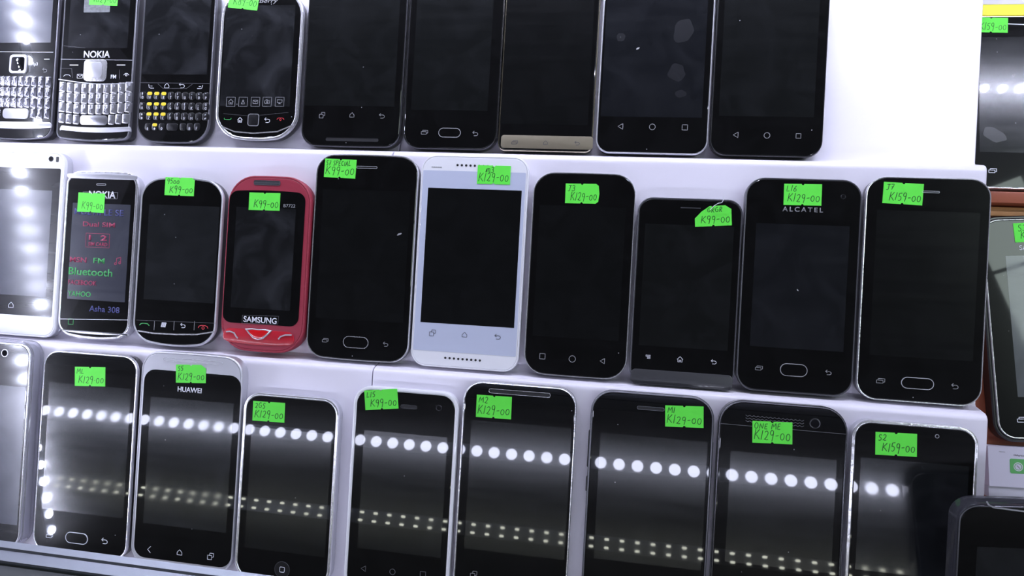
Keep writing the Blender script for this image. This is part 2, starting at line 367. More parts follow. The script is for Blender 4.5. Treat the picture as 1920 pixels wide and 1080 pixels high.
# ------------------------------------------------------------------ phone builder
class Phone:
    def __init__(s, frame, L, R, T, B, label, body='black', rim='chrome', rimw=1.0, rad=9, bow=0, th=9, name='mobile_phone', rot=0, bez=None,
                 glass=None, v0=None, height=None, width=None, glass_name='front_glass', taper=0.7, gr=None, rimz=2.2, rim_label=None, group=None):
        s.fr = frame; s.th = th; s.rot = rot
        u0 = frame.P(L[0], L[1], th)[0] if L else None; u1 = frame.P(R[0], R[1], th)[0]
        if u0 is None: u0 = u1-width
        if width and L: u1 = u0+width
        v1 = frame.P(T[0], T[1], th)[1] if T else None
        vb = frame.P(B[0], B[1], th)[1] if B else 0
        if v0 is not None: vb = v0
        elif frame in ROW.values(): vb = max(vb, 0.15)
        if v1 is None: v1 = vb+height
        s.u = (u0+u1)/2; s.v = vb; s.w = u1-u0; s.h = v1-vb
        s.root = empty(name, frame.mat(s.u, s.v, 0.05, rot), label, 'phone', group)
        w_, h_, cy_ = s.w, s.h, s.h/2
        mb = MB(); o = lambda ins, z: outline(0, cy_, w_, h_, rad, ins, z, 8, bow)
        t = taper
        mb.loft([o(t+0.8, 0), o(t*0.45, th*0.14), o(t*0.12, th*0.33), o(0.12, th*0.55), o(0.1, th-0.7), o(0.6, th-0.5)])
        mb.make('body', M[body], s.root)
        s.rimw = rimw
        if rim:
            mb = MB()
            mb.loft([o(0.1, th-rimz-0.4), o(-0.1, th-rimz*0.8), o(-0.15, th-rimz*0.4), o(0.05, th-0.25), o(rimw*0.35, th+0.08), o(rimw*0.8, th+0.02), o(rimw, th-0.3), o(rimw, th-0.6), o(0.1, th-rimz-0.4)], False, False)
            mb.make('rim', M[rim], s.root, label=rim_label)
        if glass is None:
            mb = MB(); mb.loft([o(rimw+0.05, th-0.6), o(rimw+0.05, th-0.15), o(rimw+0.3, th)])
        else:                                       # glass = (x0,y0,x1,y1) pixels: own rectangle
            a = s.loc(*glass[:2]); b_ = s.loc(*glass[2:]); g = gr or 2
            mb = MB(); mb.slab((a[0]+b_[0])/2, (a[1]+b_[1])/2, b_[0]-a[0], a[1]-b_[1], g, th-0.6, th+0.12, 0.15, bow=0)
        s.zf = th+ (0.12 if glass else 0)
        mb.make(glass_name, bez or random.choice(BEZ), s.root, smooth=False)
    def loc(s, px, py, off=None):
        u, v = s.fr.P(px, py, s.th if off is None else off)
        x, y = u-s.u, v-s.v; c, n = math.cos(-s.rot), math.sin(-s.rot)
        return x*c-y*n, x*n+y*c
    def sc(s, px, py):      # millimetres for one pixel there
        a = s.loc(px-5, py); b = s.loc(px+5, py); return math.hypot(b[0]-a[0], b[1]-a[1])/10
    def scv(s, px, py):
        a = s.loc(px, py-5); b = s.loc(px, py+5); return math.hypot(b[0]-a[0], b[1]-a[1])/10
    def screen(s, x0, y0, x1, y1, mat=None, r=0.3):
        a = s.loc(x0, y0); b = s.loc(x1, y1)
        s.zs = s.zf+0.06
        MB().slab((a[0]+b[0])/2, (a[1]+b[1])/2, abs(b[0]-a[0]), abs(a[1]-b[1]), r, s.zf-0.2, s.zf+0.06, seg=3).make('display', mat or random.choice(SCR), s.root, smooth=False)
        return s
    def icon(s, kind, px, py, spx, mat='print', wd=0.3, wx=1.0, wy=1.0, name=None):
        x, y = s.loc(px, py); k = s.sc(px, py)*spx
        mb = MB()
        for st in icon_strokes(kind, k): mb.ribbon([(x+a*wx, y+b*wy) for a, b in dense(st)], wd, s.zf-0.05, s.zf+0.11)
        mb.make(name or NICE.get(kind, 'printed_mark'), M[mat], s.root, smooth=False); return s
    def icons(s, spec, spx=10, mat='print', wd=0.3):
        for kind, px, py in spec: s.icon(kind, px, py, spx, mat, wd)
        return s
    def homebtn(s, px, py, wpx, hpx, rim='print', r=0.5):
        x, y = s.loc(px, py); w_ = s.sc(px, py)*wpx; h_ = s.scv(px, py)*hpx
        b = MB().slab(x, y, w_-0.6, h_-0.6, h_*r, s.zf-0.2, s.zf+0.25, 0.2).make('home_button', BEZ[0], s.root, smooth=False)
        MB().ring(x, y, w_, h_, h_*r, 0.5, s.zf-0.1, s.zf+0.4).make('button_ring', M[rim], b); return s
    def ear(s, px, py, wpx, hpx=5, rim='silver', fill='black_matte', r=0.5, th=0.35):
        x, y = s.loc(px, py); w_ = s.sc(px, py)*wpx; h_ = s.scv(px, py)*hpx
        b = MB().slab(x, y, w_-0.3, h_-0.3, h_*r, s.zf-0.2, s.zf+0.08).make('earpiece', M[fill], s.root)
        if rim: MB().ring(x, y, w_, h_, h_*r, th, s.zf-0.1, s.zf+0.22).make('earpiece_rim', M[rim], b)
        if h_ > 1.2 and w_ < 32:
            g = MB()
            for k in range(int(w_/0.9)-1):
                for j in (-.25, .25): g.cyl(x-w_/2+0.9+k*0.9, y+j*h_*0.9, 0.22, s.zf+0.05, s.zf+0.12, 8)
            g.make('speaker_mesh', M['dark_metal'], b)
        return s
    def cam(s, px, py, dpx, ring='dark_metal'):
        x, y = s.loc(px, py); r = s.sc(px, py)*dpx/2
        b = MB().cyl(x, y, r*0.8, s.zf-0.2, s.zf+0.12, 20).make('camera_lens', M['lens'], s.root)
        MB().ring(x, y, 2*r, 2*r, r, r*0.25, s.zf-0.1, s.zf+0.18).make('lens_ring', M[ring], b); return s
    def text(s, body, px, py, wpx, mat='print', name='brand_lettering', hpx=None, bold=0.0, shear=0, spacing=1):
        x, y = s.loc(px, py); k = s.sc(px, py)
        o = text(name, body, x, y, k*wpx, s.zf+0.04, M[mat], s.root, 0.1, height=None if hpx is None else s.scv(px, py)*hpx, bold=bold, shear=shear, spacing=spacing); return s
    def line(s, pts, mat='silver', wd=0.3, name='trim_line', z=0.14):
        mb = MB(); mb.ribbon(dense([s.loc(*p) for p in pts], 2), wd, s.zf-0.1, s.zf+z); mb.make(name, M[mat], s.root, smooth=False); return s
    def plate(s, name, x0, y0, x1, y1, mat, r=1, z=0.3, bev=0.2, bow=0, label=None, parent=None, z0=-0.4):
        a = s.loc(x0, y0); b = s.loc(x1, y1)
        return MB().slab((a[0]+b[0])/2, (a[1]+b[1])/2, abs(b[0]-a[0]), abs(a[1]-b[1]), r, s.zf+z0, s.zf+z, bev, bow=bow).make(name, M[mat] if isinstance(mat, str) else mat, parent or s.root, label=label)
    def side(s, side, py0, py1, mat='black', name='side_button'):
        x0, y0 = s.loc(960, py0); y0 = s.loc(s.edge_px(side), py0)[1]; y1 = s.loc(s.edge_px(side), py1)[1]
        x = s.w/2*(1 if side == 'r' else -1)
        MB().slab(x, (y0+y1)/2, 1.6, abs(y0-y1), 0.7, s.th*0.35, s.th*0.65, 0.3).make(name, M[mat], s.root); return s
    def edge_px(s, side): return project(s.fr, s.u+(s.w/2 if side == 'r' else -s.w/2), s.v+s.h/2, s.th)[0]
def project(fr, u, v, off):
    d = fr.O+fr.ux*u+fr.uy*v+fr.n*off-CAM; z = d.dot(F); return 960+FPX*d.dot(RGT)/z, 540-FPX*d.dot(UPV)/z

def smudge(p, px, py, wpx, hpx, ang=0, mat='smudge', seed=0, name='fingerprint'):
    x, y = p.loc(px, py); a = p.sc(px, py)*wpx/2; b = p.scv(px, py)*hpx/2; c, n = math.cos(math.radians(ang)), math.sin(math.radians(ang))
    rn = random.Random(seed+int(px)); ph_ = [rn.uniform(0, 6.28) for _ in range(3)]
    L = lambda z: [(x+c*u-n*v, y+n*u+c*v, z) for u, v in [((1+0.08*math.sin(3*t+ph_[0])+0.06*math.sin(5*t+ph_[1]))*a*math.cos(t), (1+0.08*math.sin(4*t+ph_[2]))*b*math.sin(t)) for t in [2*math.pi*k/32 for k in range(32)]]]
    MB().loft([L(p.zf-0.05), L(p.zf+0.075)]).make(name, M[mat] if isinstance(mat, str) else mat, p.root, smooth=False)
# ------------------------------------------------------------------ price tags with handwriting
def arc(cx, cy, rx, ry, a0, a1, n=9):
    return [(cx+rx*math.cos(math.radians(a0+(a1-a0)*k/n)), cy+ry*math.sin(math.radians(a0+(a1-a0)*k/n))) for k in range(n+1)]
GL = {  # glyph: (advance, strokes) on a unit-high box
 'K': (.72, [[(.12, 1), (.04, 0)], [(.62, .98), (.08, .42), (.3, .4), (.68, 0)]]),
 '0': (.62, [arc(.3, .36, .24, .33, 80, 440, 12)]),
 '1': (.3, [[(.18, .98), (.08, 0)]]),
 '2': (.6, [arc(.27, .72, .2, .24, 160, -20, 8)+[(.3, .3), (.06, .06), (.14, .12), (.3, .02), (.54, .06)]]),
 '3': (.55, [arc(.22, .74, .2, .22, 150, -80, 8)+arc(.22, .26, .24, .25, 80, -150, 8)]),
 '5': (.58, [[(.12, .95), (.08, .55)]+arc(.22, .32, .24, .28, 110, -130, 9), [(.12, .95), (.52, 1)]]),
 '6': (.55, [[(.4, 1), (.16, .6)]+arc(.26, .25, .2, .24, 170, 530, 12)]),
 '7': (.55, [[(.04, .9), (.5, .94), (.2, 0)], [(.12, .45), (.44, .5)]]),
 '8': (.55, [arc(.26, .74, .18, .22, -90, 270, 12)+arc(.26, .26, .22, .25, 90, -270, 12)]),
 '9': (.58, [arc(.26, .72, .2, .24, 0, 360, 12)+[(.46, .72), (.42, .3), (.34, -.12)]]),
 '-': (.5, [[(.06, .42), (.44, .46)]]), '.': (.25, [[(.08, .3), (.17, .32)]]), ' ': (.35, []),
 'o': (.5, [arc(.25, .25, .22, .22, 80, 440, 12)]),
 'M': (.85, [[(.04, 0), (.12, .95), (.4, .35), (.68, .98), (.78, 0)]]),
 'm': (.85, [[(.04, .1), (.14, .7), (.22, .1)]+arc(.36, .5, .12, .24, 170, 0, 5)+[(.46, .1)]+arc(.6, .5, .12, .24, 170, 0, 5)+[(.76, 0)]]),
 'L': (.6, [[(.12, 1), (.06, .04), (.5, .08)]]),
 'J': (.6, [[(.1, .96), (.62, 1)], [(.38, .98), (.36, .15)]+arc(.2, .15, .16, .14, 0, -150, 6)]),
 'S': (.55, [arc(.3, .74, .2, .22, 30, 250, 8)+arc(.24, .24, .22, .24, 80, -140, 8)]),
 'G': (.7, [arc(.34, .5, .28, .46, 50, 330, 10)+[(.6, .48), (.36, .46)]]),
 'N': (.7, [[(.06, 0), (.1, .95), (.54, .05), (.6, .98)]]),
 'E': (.55, [[(.46, .95), (.1, .92), (.06, .05), (.48, .06)], [(.08, .5), (.4, .54)]]),
 'O': (.7, [arc(.32, .5, .27, .45, 80, 440, 14)]),
 'R': (.62, [[(.06, 0), (.12, .95)]+arc(.28, .72, .22, .22, 100, -90, 7)+[(.14, .5), (.54, 0)]]),
 'P': (.6, [[(.06, 0), (.12, .95)]+arc(.28, .72, .22, .22, 100, -90, 7)+[(.12, .5)]]),
 'C': (.6, [arc(.34, .5, .27, .45, 50, 310, 10)]),
 'I': (.25, [[(.12, .95), (.1, 0)]]),
 'A': (.65, [[(.02, 0), (.32, .98), (.56, 0)], [(.12, .36), (.5, .38)]]),
}
TAGGROUP = 'handwritten green price tags'
def tag(ph, px, py, wpx, hpx, ang, l1, l2, label, cut=None, zoff=0, ink_w=0.36, s1=0.27, s2=0.38, x1=0.06, x2=0.16, curl=0):
    fr = ph.fr; th = ph.zf+0.1
    u, v = fr.P(px, py, th)
    ca, sa = math.cos(math.radians(ang)), math.sin(math.radians(ang))
    a = fr.P(px-wpx/2*ca, py-wpx/2*sa, th); b = fr.P(px+wpx/2*ca, py+wpx/2*sa, th)
    W = math.hypot(b[0]-a[0], b[1]-a[1]); rot = math.atan2(b[1]-a[1], b[0]-a[0])
    a = fr.P(px, py-hpx/2, th); b = fr.P(px, py+hpx/2, th); H = math.hypot(b[0]-a[0], b[1]-a[1])
    root = empty('price_tag', fr.mat(u, v, th+0.02+zoff, rot), label, 'price tag', TAGGROUP)
    hw, hh = W/2, H/2; nr = W*0.035
    top = [(nr*math.cos(math.radians(t)), hh-nr*math.sin(math.radians(t))) for t in (0, 30, 60, 90, 120, 150, 180)]
    bot = [(-nr*math.cos(math.radians(t)), -hh+nr*math.sin(math.radians(t))) for t in (0, 30, 60, 90, 120, 150, 180)]
    c = cut or {}
    tr = c.get('tr', 0)*W; tl = c.get('tl', 0)*W; br = c.get('br', 0)*W
    P = [(hw, -hh+br*0.7), (hw+c.get('bulge', 0)*W, 0), (hw, hh-tr*0.7)] + ([(hw-tr, hh)] if tr else []) + top + \
        ([(-hw+tl, hh), (-hw+tl*0.45, hh-tl*0.35)] if tl else []) + [(-hw, hh-tl*0.8), (-hw, -hh)] + bot + ([(hw-br, -hh)] if br else [])
    zf = lambda x, y: 0.0 + curl*max(0, (y/hh))**2 * (0.3+0.7*max(0, x/hw+0.6)) 
    mb = MB()
    mb.loft([[(x, y, zf(x, y)) for x, y in P], [(x, y, zf(x, y)+0.14) for x, y in P]])
    mb.make('paper', M['tag'], root, smooth=False)
    ik = MB()
    rnd = random.Random(int(px*7+py))
    def write(s_, x0, ybase, hgt, maxw):
        adv = sum(GL[ch][0] for ch in s_)+0.12*len(s_)
        k = min(hgt, maxw/adv)
        x = x0
        for ch in s_:
            a_, st = GL[ch]; j = rnd.uniform(-.06, .06); kk = k*rnd.uniform(.92, 1.08)
            for q in st:
                pts = [(x+(p[0]+p[1]*0.12)*k, ybase+(p[1]+j)*hgt*(kk/k)) for p in q]
                pts = dense(pts, 0.8)
                ik.ribbon(pts, ink_w*W/22, 0.10, 0.19)
            x += (a_+0.12)*k
    if l1: write(l1, -hw+x1*W, hh-0.08*H-s1*H, s1*H, W*0.8)
    if l2: write(l2, -hw+x2*W, -hh+0.16*H, s2*H, W*(0.97-x2))
    if curl:
        ik.v = [(x, y, z+zf(x, y)) for x, y, z in ik.v]
    if ik.v: ik.make('handwriting', M['ink'], root, smooth=False)
    return root

# ------------------------------------------------------------------ keyboards
def key(ph, x, y, w_, h_, mat, legend=None, num=None, style='ridge', lmat='print_white', cap=None, z=1.0, rot=0):
    """one key: sculpted block with a raised ridge; legends are printed on it as a sub-part"""
    mb = MB(); t = ph.zf
    w_ -= 0.35; h_ -= 0.4
    r = min(w_, h_)*0.18 if style == 'ridge' else min(w_, h_)*0.35
    if style == 'ridge':
        o = lambda i, zz: outline(x, y, w_, h_, r, i, zz, 3)
        L0 = o(0, t-0.4); L1 = o(0, t+0.25); L2 = []
        for (a, b, c) in o(0.35, 0):
            fx = (a-x)/w_; fy = (b-y)/h_
            q = math.exp(-((fx+0.10-0.35*fy)/0.22)**2)
            L2.append((a, b, t+0.3+z*0.5*q))
        mid = [(x+(a-x)*0.5, y+(b-y)*0.6, t+0.35+z*0.75*math.exp(-(((a-x)/w_*.5+0.10-0.35*(b-y)/h_*.6)/0.2)**2)) for a, b, c in o(0.35, 0)]
        mb.loft([L0, L1, L2, mid])
    else:
        mb.slab(x, y, w_, h_, r, t-0.4, t+0.55, 0.3, seg=4)
    k = mb.make('key', M[mat], ph.root)
    top = t+(0.78*z+0.35 if style == 'ridge' else 0.53)
    if cap:
        MB().slab(x, y+h_*0.26, w_*0.78, h_*0.42, min(w_, h_)*0.22, top-0.1, top+0.06, seg=3).make('number_cap', M[cap], k)
    if legend:
        g = MB(); sz = h_*0.36
        for ch, ox, oy, ss in ((legend, -0.22 if style == 'ridge' else -0.12, -0.32 if style == 'ridge' else -0.42, 1.0), (num or '', 0.08 if style == 'ridge' else -0.12, 0.06 if style == 'ridge' else 0.1, 0.8)):
            if ch in GL2 and ch.strip():
                for st in GL2[ch][1]:
                    g.ribbon([(x+ox*w_+p[0]*sz*ss, y+oy*h_+p[1]*sz*ss) for p in st], 0.24, top-0.05, top+0.12)
        if g.v: g.make('key_legend', M[lmat], k, smooth=False)
    return k
GL2 = dict(GL)
def G2(ch, adv, st): GL2[ch] = (adv, st)
G2('Q', .7, [arc(.32, .5, .27, .42, 80, 440, 12), [(.4, .2), (.6, 0)]]); G2('W', .85, [[(0, 1), (.18, 0), (.38, .8), (.58, 0), (.78, 1)]])
G2('T', .6, [[(0, 1), (.6, 1)], [(.3, 1), (.3, 0)]]); G2('Y', .6, [[(0, 1), (.3, .5), (.6, 1)], [(.3, .5), (.3, 0)]])
G2('U', .6, [[(.05, 1), (.05, .2), (.3, 0), (.55, .2), (.55, 1)]]); G2('D', .6, [[(.05, 0), (.05, 1), (.4, .85), (.55, .5), (.4, .15), (.05, 0)]])
G2('F', .5, [[(.05, 0), (.05, 1), (.5, 1)], [(.05, .5), (.4, .5)]]); G2('H', .6, [[(.05, 0), (.05, 1)], [(.55, 0), (.55, 1)], [(.05, .5), (.55, .5)]])
G2('Z', .6, [[(.05, 1), (.55, 1), (.05, 0), (.55, 0)]]); G2('X', .6, [[(.05, 1), (.55, 0)], [(.05, 0), (.55, 1)]]); G2('V', .6, [[(.02, 1), (.3, 0), (.58, 1)]])
G2('B', .6, [[(.05, 0), (.05, 1), (.4, .95), (.45, .7), (.3, .52), (.5, .4), (.5, .12), (.05, 0)], [(.05, .52), (.3, .52)]])
G2('4', .55, [[(.4, 0), (.4, 1), (.02, .35), (.55, .35)]]); G2('+', .5, [[(.0, .5), (.5, .5)], [(.25, .8), (.25, .2)]]); G2('/', .4, [[(0, 0), (.4, 1)]])
G2('(', .3, [[(.25, 1), (.05, .5), (.25, 0)]]); G2(')', .3, [[(.05, 1), (.25, .5), (.05, 0)]]); G2('!', .2, [[(.1, 1), (.1, .35)], [(.1, .12), (.1, 0)]])
G2('*', .4, [[(0, .5), (.4, .5)], [(.1, .8), (.3, .2)], [(.1, .2), (.3, .8)]]); G2('?', .4, [[(0, .8), (.2, 1), (.4, .75), (.2, .45), (.2, .3)], [(.2, .1), (.2, 0)]])
G2(',', .2, [[(.12, .2), (.04, -.1)]]); G2(':', .2, [[(.1, .75), (.1, .6)], [(.1, .25), (.1, .1)]]); G2('"', .3, [[(.05, 1), (.05, .7)], [(.25, 1), (.25, .7)]])
G2("'", .2, [[(.1, 1), (.1, .65)]]); G2('%', .5, [[(0, 0), (.5, 1)], [(.05, .9), (.15, .8)], [(.35, .2), (.45, .1)]]); G2('#', .5, [[(.15, 0), (.2, 1)], [(.35, 0), (.4, 1)], [(0, .35), (.5, .35)], [(.05, .7), (.55, .7)]])
G2('$', .5, [[(.5, .85), (.1, .8), (.1, .55), (.45, .45), (.45, .15), (.05, .12)], [(.27, 1), (.27, 0)]]); G2('&', .5, [[(.5, 0), (.1, .75), (.25, 1), (.38, .78), (.05, .25), (.25, 0), (.5, .35)]])
G2('<', .6, [[(.6, .1), (.2, .1), (0, .5), (.2, .9), (.6, .9), (.6, .1)]]); G2('>', .6, [[(.55, .9), (.55, .4), (.05, .4)], [(.2, .65), (.05, .4), (.2, .15)]])
G2('^', .5, [[(.1, 0), (.1, .4), (0, .4), (.25, .9), (.5, .4), (.4, .4), (.4, 0), (.1, 0)]]); G2('@', .6, [arc(.3, .4, .25, .35, 0, 360, 10), arc(.3, .4, .1, .14, 0, 360, 8)])

# ==================================================================  TOP ROW
# silver-key phone, cut by the left edge of the picture
A = ROW[1]
p = Phone(A, None, (103, 130), None, None, 'black keyboard phone with silver keys cut by the left edge of the top row', width=60, height=116, v0=0, rim='gunmetal', rad=7, bow=(1, 2.5), bez=BEZ[1], rimw=0.8)
kx = lambda px: p.loc(px, 180)[0]
p.screen(-30, -60, 95, 80, SCR_GLARE)
p.line([(-40, 97), (100, 98)], 'silver', 0.3)
b = p.plate('navigation_key', 20, 103, 51, 138, 'silver', 2.6, 0.9, 0.5)
a0 = p.loc(24, 107); a1 = p.loc(47, 134)
MB().slab((a0[0]+a1[0])/2, (a0[1]+a1[1])/2, a1[0]-a0[0], a0[1]-a1[1], 2, p.zf, p.zf+1.05, 0.3).make('key_centre', M['lens'], b)
p.text('Mp3', 65, 121, 12, 'print_white', 'printed_word', bold=0.01)
p.line([(57, 112), (56, 135)], 'print', 0.2, 'trim_mark'); p.icon('dash', 88, 111, 10, 'print_white', 0.5, name='left_mark'); p.icon('back', 84, 132, 8, 'print', 0.25)
xs = [-24, -11, 3, 14.5, 27, 39.5, 51.5, 64, 77, 91]
pit = p.sc(50, 170)*12.6
for r_, (row_, nums, yy) in enumerate((('QWERTYUIOP', '*123()_-+*', 152), ('ASDFGHJKL<', '#456$%&\'"<', 172), ('ZXCVBNM,.>', '789:!?,.?>', 192))):
    for i, ch in enumerate(row_):
        x, y = p.loc(xs[i]-(r_*0.9), yy+0.02*(xs[i]))
        key(p, x, y, pit, p.scv(50, yy)*20, 'key_grey', ch, nums[i] if nums[i] in GL2 else None)
for px, ww, ch in ((-18, 11, '^'), (-5, 12, '@'), (30, 49, ' '), (62, 12, '^'), (75, 12, '+'), (88, 12, 'C')):
    x, y = p.loc(px, 213); key(p, x, y, p.sc(30, 210)*ww, p.scv(50, 210)*20, 'key_grey' if ww < 20 else 'silver', ch if ww < 20 else None, style='ridge' if ww < 20 else 'flat')
p.icon('space', 28, 215, 12, 'print_white', 0.3)
p.plate('chin_cover', -38, 227, 97, 243, 'silver', 3, 0.4, 0.3, bow=(0, 1.5))
# the second phone
p = Phone(A, (113, 120), (250, 120), None, (182, 253), 'black keyboard phone with bright silver keys, between two other keyboard phones', height=114, v0=0, rim='gunmetal', rad=5, bow=(1, 2.0), bez=BEZ[0], rimw=1.2)
pn = p
p.screen(136, -50, 239, 90, SCR_CLOUD); p.plate('label_residue', 159, -8, 206, 23, 'residue', 0.6, 0.13, 0.0)
p.line([(120, 86), (160, 90)], 'print_dim', 0.2); p.text('NOKIA', 182, 102, 49, 'print_white', bold=0.02)
p.line([(114, 111), (248, 113)], 'silver', 0.3)
b = p.plate('navigation_key', 159, 111, 199, 153, 'chrome', 3.4, 0.9, 0.8)
a0 = p.loc(166, 117); a1 = p.loc(192, 147)
MB().slab((a0[0]+a1[0])/2, (a0[1]+a1[1])/2, a1[0]-a0[0], a0[1]-a1[1], 2.4, p.zf, p.zf+1.3, 0.5).make('key_centre', M['silver'], b)
p.icon('dash', 139, 122, 16, 'print_white', 0.6, name='left_mark'); p.icon('dash', 227, 122, 16, 'print_white', 0.6, name='right_mark')
p.icons([('callup', 126, 141), ('mail', 150, 143), ('eye', 237, 141)], 10, 'print_white'); p.text('FM', 213, 144, 10, 'print_white', 'printed_word', bold=0.02)
p.line([(113, 128), (135, 129), (136, 146)], 'print_dim', 0.2); p.line([(224, 131), (224, 149)], 'print_dim', 0.2)
p.line([(111, 149), (150, 155), (182, 158), (215, 158), (250, 155)], 'silver', 0.7, z=0.5)
sag = lambda px, s_=1: 5*s_*(1-((px-180)/68)**2)
for r_, (row_, nums, yy) in enumerate((('QWERTYUIOP', '-_)123*+=<', 162), ('ASDFGHJKL<', '-,/456#-\'<', 181), ('ZXCVBNM,.>', '!,@7890::>', 200.5))):
    for i, ch in enumerate(row_):
        px = 118+13.75*i-0.6*r_
        x, y = p.loc(px, yy+sag(px)); key(p, x, y, p.sc(180, 180)*13.8, p.scv(180, 180)*19.6, 'key_silver', ch, nums[i] if nums[i] in GL2 else None, cap=None)
        if r_ < 3 and i in (3, 4, 5) or (r_ == 2 and i == 6):
            MB().slab(x+0.3, y+1.8, 2.6, 2.8, 0.3, p.zf+0.9, p.zf+1.28, seg=2).make('number_plate', M['print_white'], p.root)
            g = MB(); d_ = nums[i]
            for st in GL2[d_][1]: g.ribbon([(x-0.3+q[0]*2, y+0.9+q[1]*1.9) for q in st], 0.3, p.zf+1.2, p.zf+1.36)
            g.make('number_print', M['print_dark'], p.root, smooth=False)
for px, ww, ch in ((116, 13, '^'), (129.5, 13, ','), (143, 13, '@'), (176, 52, ''), (209, 13, '/'), (222.5, 13, '!'), (236, 14, 'C')):
    x, y = p.loc(px, 221+sag(px)*0.9); key(p, x, y, p.sc(180, 210)*ww, p.scv(180, 210)*19, 'key_silver', ch or None, style='ridge' if ww < 20 else 'flat')
x_ = p.icon('space', 174, 228, 16, 'print_white', 0.3)
p.plate('chin_cover', 113, 238, 246, 250, 'silver', 2.5, 0.5, 0.4, bow=(-1.2, 1.6))
# lettered keys with yellow number caps
p = Phone(A, (263, 130), (397, 130), None, (327, 257), 'black keyboard phone with yellow number caps on its small round keys', height=118, v0=0, rim='gunmetal', rad=14, bow=(1, 1.5), bez=BEZ[2], rimw=0.9)
pk = p
p.screen(277, -50, 388, 140, SCR_CLOUD)
p.line([(263, 155), (396, 157)], 'gunmetal', 0.35)
p.line([(296, 157), (306, 166), (350, 166), (361, 158)], 'print_dim', 0.2)
p.icons([('softl', 284, 162), ('home', 313, 161), ('back', 341, 161), ('softr', 375, 163)], 10, 'print_white')
for r_, (row_, nums, yy) in enumerate((('QWERTYUIOP', "#123()_-+\"", 180), ('ASDFGHJKL<', "*456%$&',<", 199.5), ('@ZXCVBNM.>', '@789/?!:;>', 218.5))):
    for i, ch in enumerate(row_):
        px = 268.5+13.2*i-0.7*r_
        x, y = p.loc(px, yy+0.012*(px-330)); key(p, x, y, p.sc(330, 180)*12.6, p.scv(330, 180)*15.5, 'black', ch, nums[i] if (i not in (1, 2, 3) and nums[i] in GL2) else None, style='round', cap='p_yellow' if i in (1, 2, 3) else None)
for px, ww, ch, cap in ((278, 12, '^', None), (291, 12, '@', 'p_yellow'), (304, 12, 'O', None), (323.5, 22, '', None), (343.5, 12, '.', None), (356.5, 12, 'B', None), (370, 12, 'F', None)):
    x, y = p.loc(px, 238); key(p, x, y, p.sc(330, 230)*ww, p.scv(330, 230)*15, 'black', ch or None, style='round', cap=cap)
p.icon('space', 323, 240, 12, 'print_white', 0.35); p.icon('dash', 329, 235, 6, 'p_yellow', 0.7, name='printed_mark')
# touch phone with a tall rounded chrome rim
p = Phone(A, (410, 120), (563, 120), (497, -18), (478, 263), 'rounded black phone with thick chrome rim and five outlined icons above square key', rim='chrome', rad=17, bow=(1, 4), rimw=1.9, bez=BEZ[0], body='black')
pt = p
p.screen(424, 11, 543, 200, SCR_CLOUD)
for k, (px, ic) in enumerate(((433, 'house'), (456, 'people'), (479, 'mail'), (501, 'camera'), (524.5, 'tv'))):
    p.icon(ic, px, 191, 9, 'print', 0.28); p.icon('square', px, 191, 16, 'print', 0.22, name='icon_frame')
p.icons([('house', 450, 225)], 9, 'print_white', 0.4); p.icons([('back', 501, 226)], 10, 'print_white', 0.35)
p.icon('call', 427, 222, 10, 'p_green', 0.4); p.icon('end', 526, 223, 10, 'p_red', 0.35)
p.plate('trackpad_key', 465, 214, 486, 236, 'black', 1.6, 0.3, 0.2)
x, y = p.loc(475.5, 225); MB().ring(x, y, p.sc(475, 225)*21, p.scv(475, 225)*23, 1.8, 0.45, p.zf, p.zf+0.45).make('key_rim', M['silver'], p.root)
p.line([(419, 213), (470, 218), (541, 211)], 'print_dim', 0.15)
p.text('BlackBerry', 488, 3, 66, 'print', shear=0.25, hpx=10)
p.line([(413, 236), (440, 247), (475, 250), (520, 247), (551, 234)], 'chrome', 0.8, 'chin_trim', 0.3)
# five slabs
p = Phone(A, (571, 140), (757, 140), None, (660, 273), 'large black slab phone with a slotted chin, top row', height=136, v0=0, rim='dark_metal', rad=11, rimw=1.0, bez=BEZ[3], bow=(0, .5))
ps5 = p
p.screen(588, -90, 739, 200, SCR[0]); p.icons([('recent', 604, 216), ('home', 660, 216), ('back', 716, 218)], 10, 'print')
p.ear(660, 262, 100, 7, 'dark_metal', 'black_matte')
p = Phone(A, (761, 150), (938, 150), None, (848, 279), 'black slab phone with a wide grey-ringed home key, in the top row', height=130, v0=0, rim='dark_metal', rad=12, rimw=0.8, bez=BEZ[1])
p.screen(786, -60, 914, 208, SCR[2]); p.homebtn(843, 249, 42, 18); p.icons([('cards', 796, 248), ('back', 891, 251)], 10, 'print')
p = Phone(A, (941, 140), (1118, 140), None, (1025, 285), 'black phone with a champagne gold strip across its bottom', height=140, v0=0, rim='gold_rim', rad=5, rimw=0.8, bez=BEZ[2])
p.screen(956, -90, 1102, 235, SCR_DEEP); p.plate('gold_strip', 940, 253, 1111, 281, 'gold', 2.0, 0.12, 0.05, label='champagne gold strip'); p.zf += 0.1
p.icons([('cards', 965, 267), ('home', 1023, 268), ('back', 1082, 269)], 9, 'print_dark', 0.25)
p.side('l', 12, 50, 'silver', 'volume_button'); p.side('l', 62, 92, 'silver', 'power_button')
p = Phone(A, (1124, 140), (1334, 140), None, (1225, 292), 'large black phone in a bright silver rim with round, triangle and square marks', height=142, v0=0, rim='silver', rad=9, rimw=0.9, bez=BEZ[3])
p.screen(1143, -90, 1316, 221, SCR_BLUE); smudge(p, 1281, 58, 36, 46, -15); smudge(p, 1269, 136, 32, 33, 20); smudge(p, 1276, 176, 22, 14); smudge(p, 1164, 70, 16, 16); smudge(p, 1164, 70, 3, 4, 20, 'dust', 1, 'dust_speck'); smudge(p, 1196, 91, 7, 3, 30, 'dust', 2, 'dust_speck')
p.icons([('tri', 1164, 237), ('circle', 1223, 238)], 11, 'print'); p.icon('square', 1284, 239, 10, 'print')
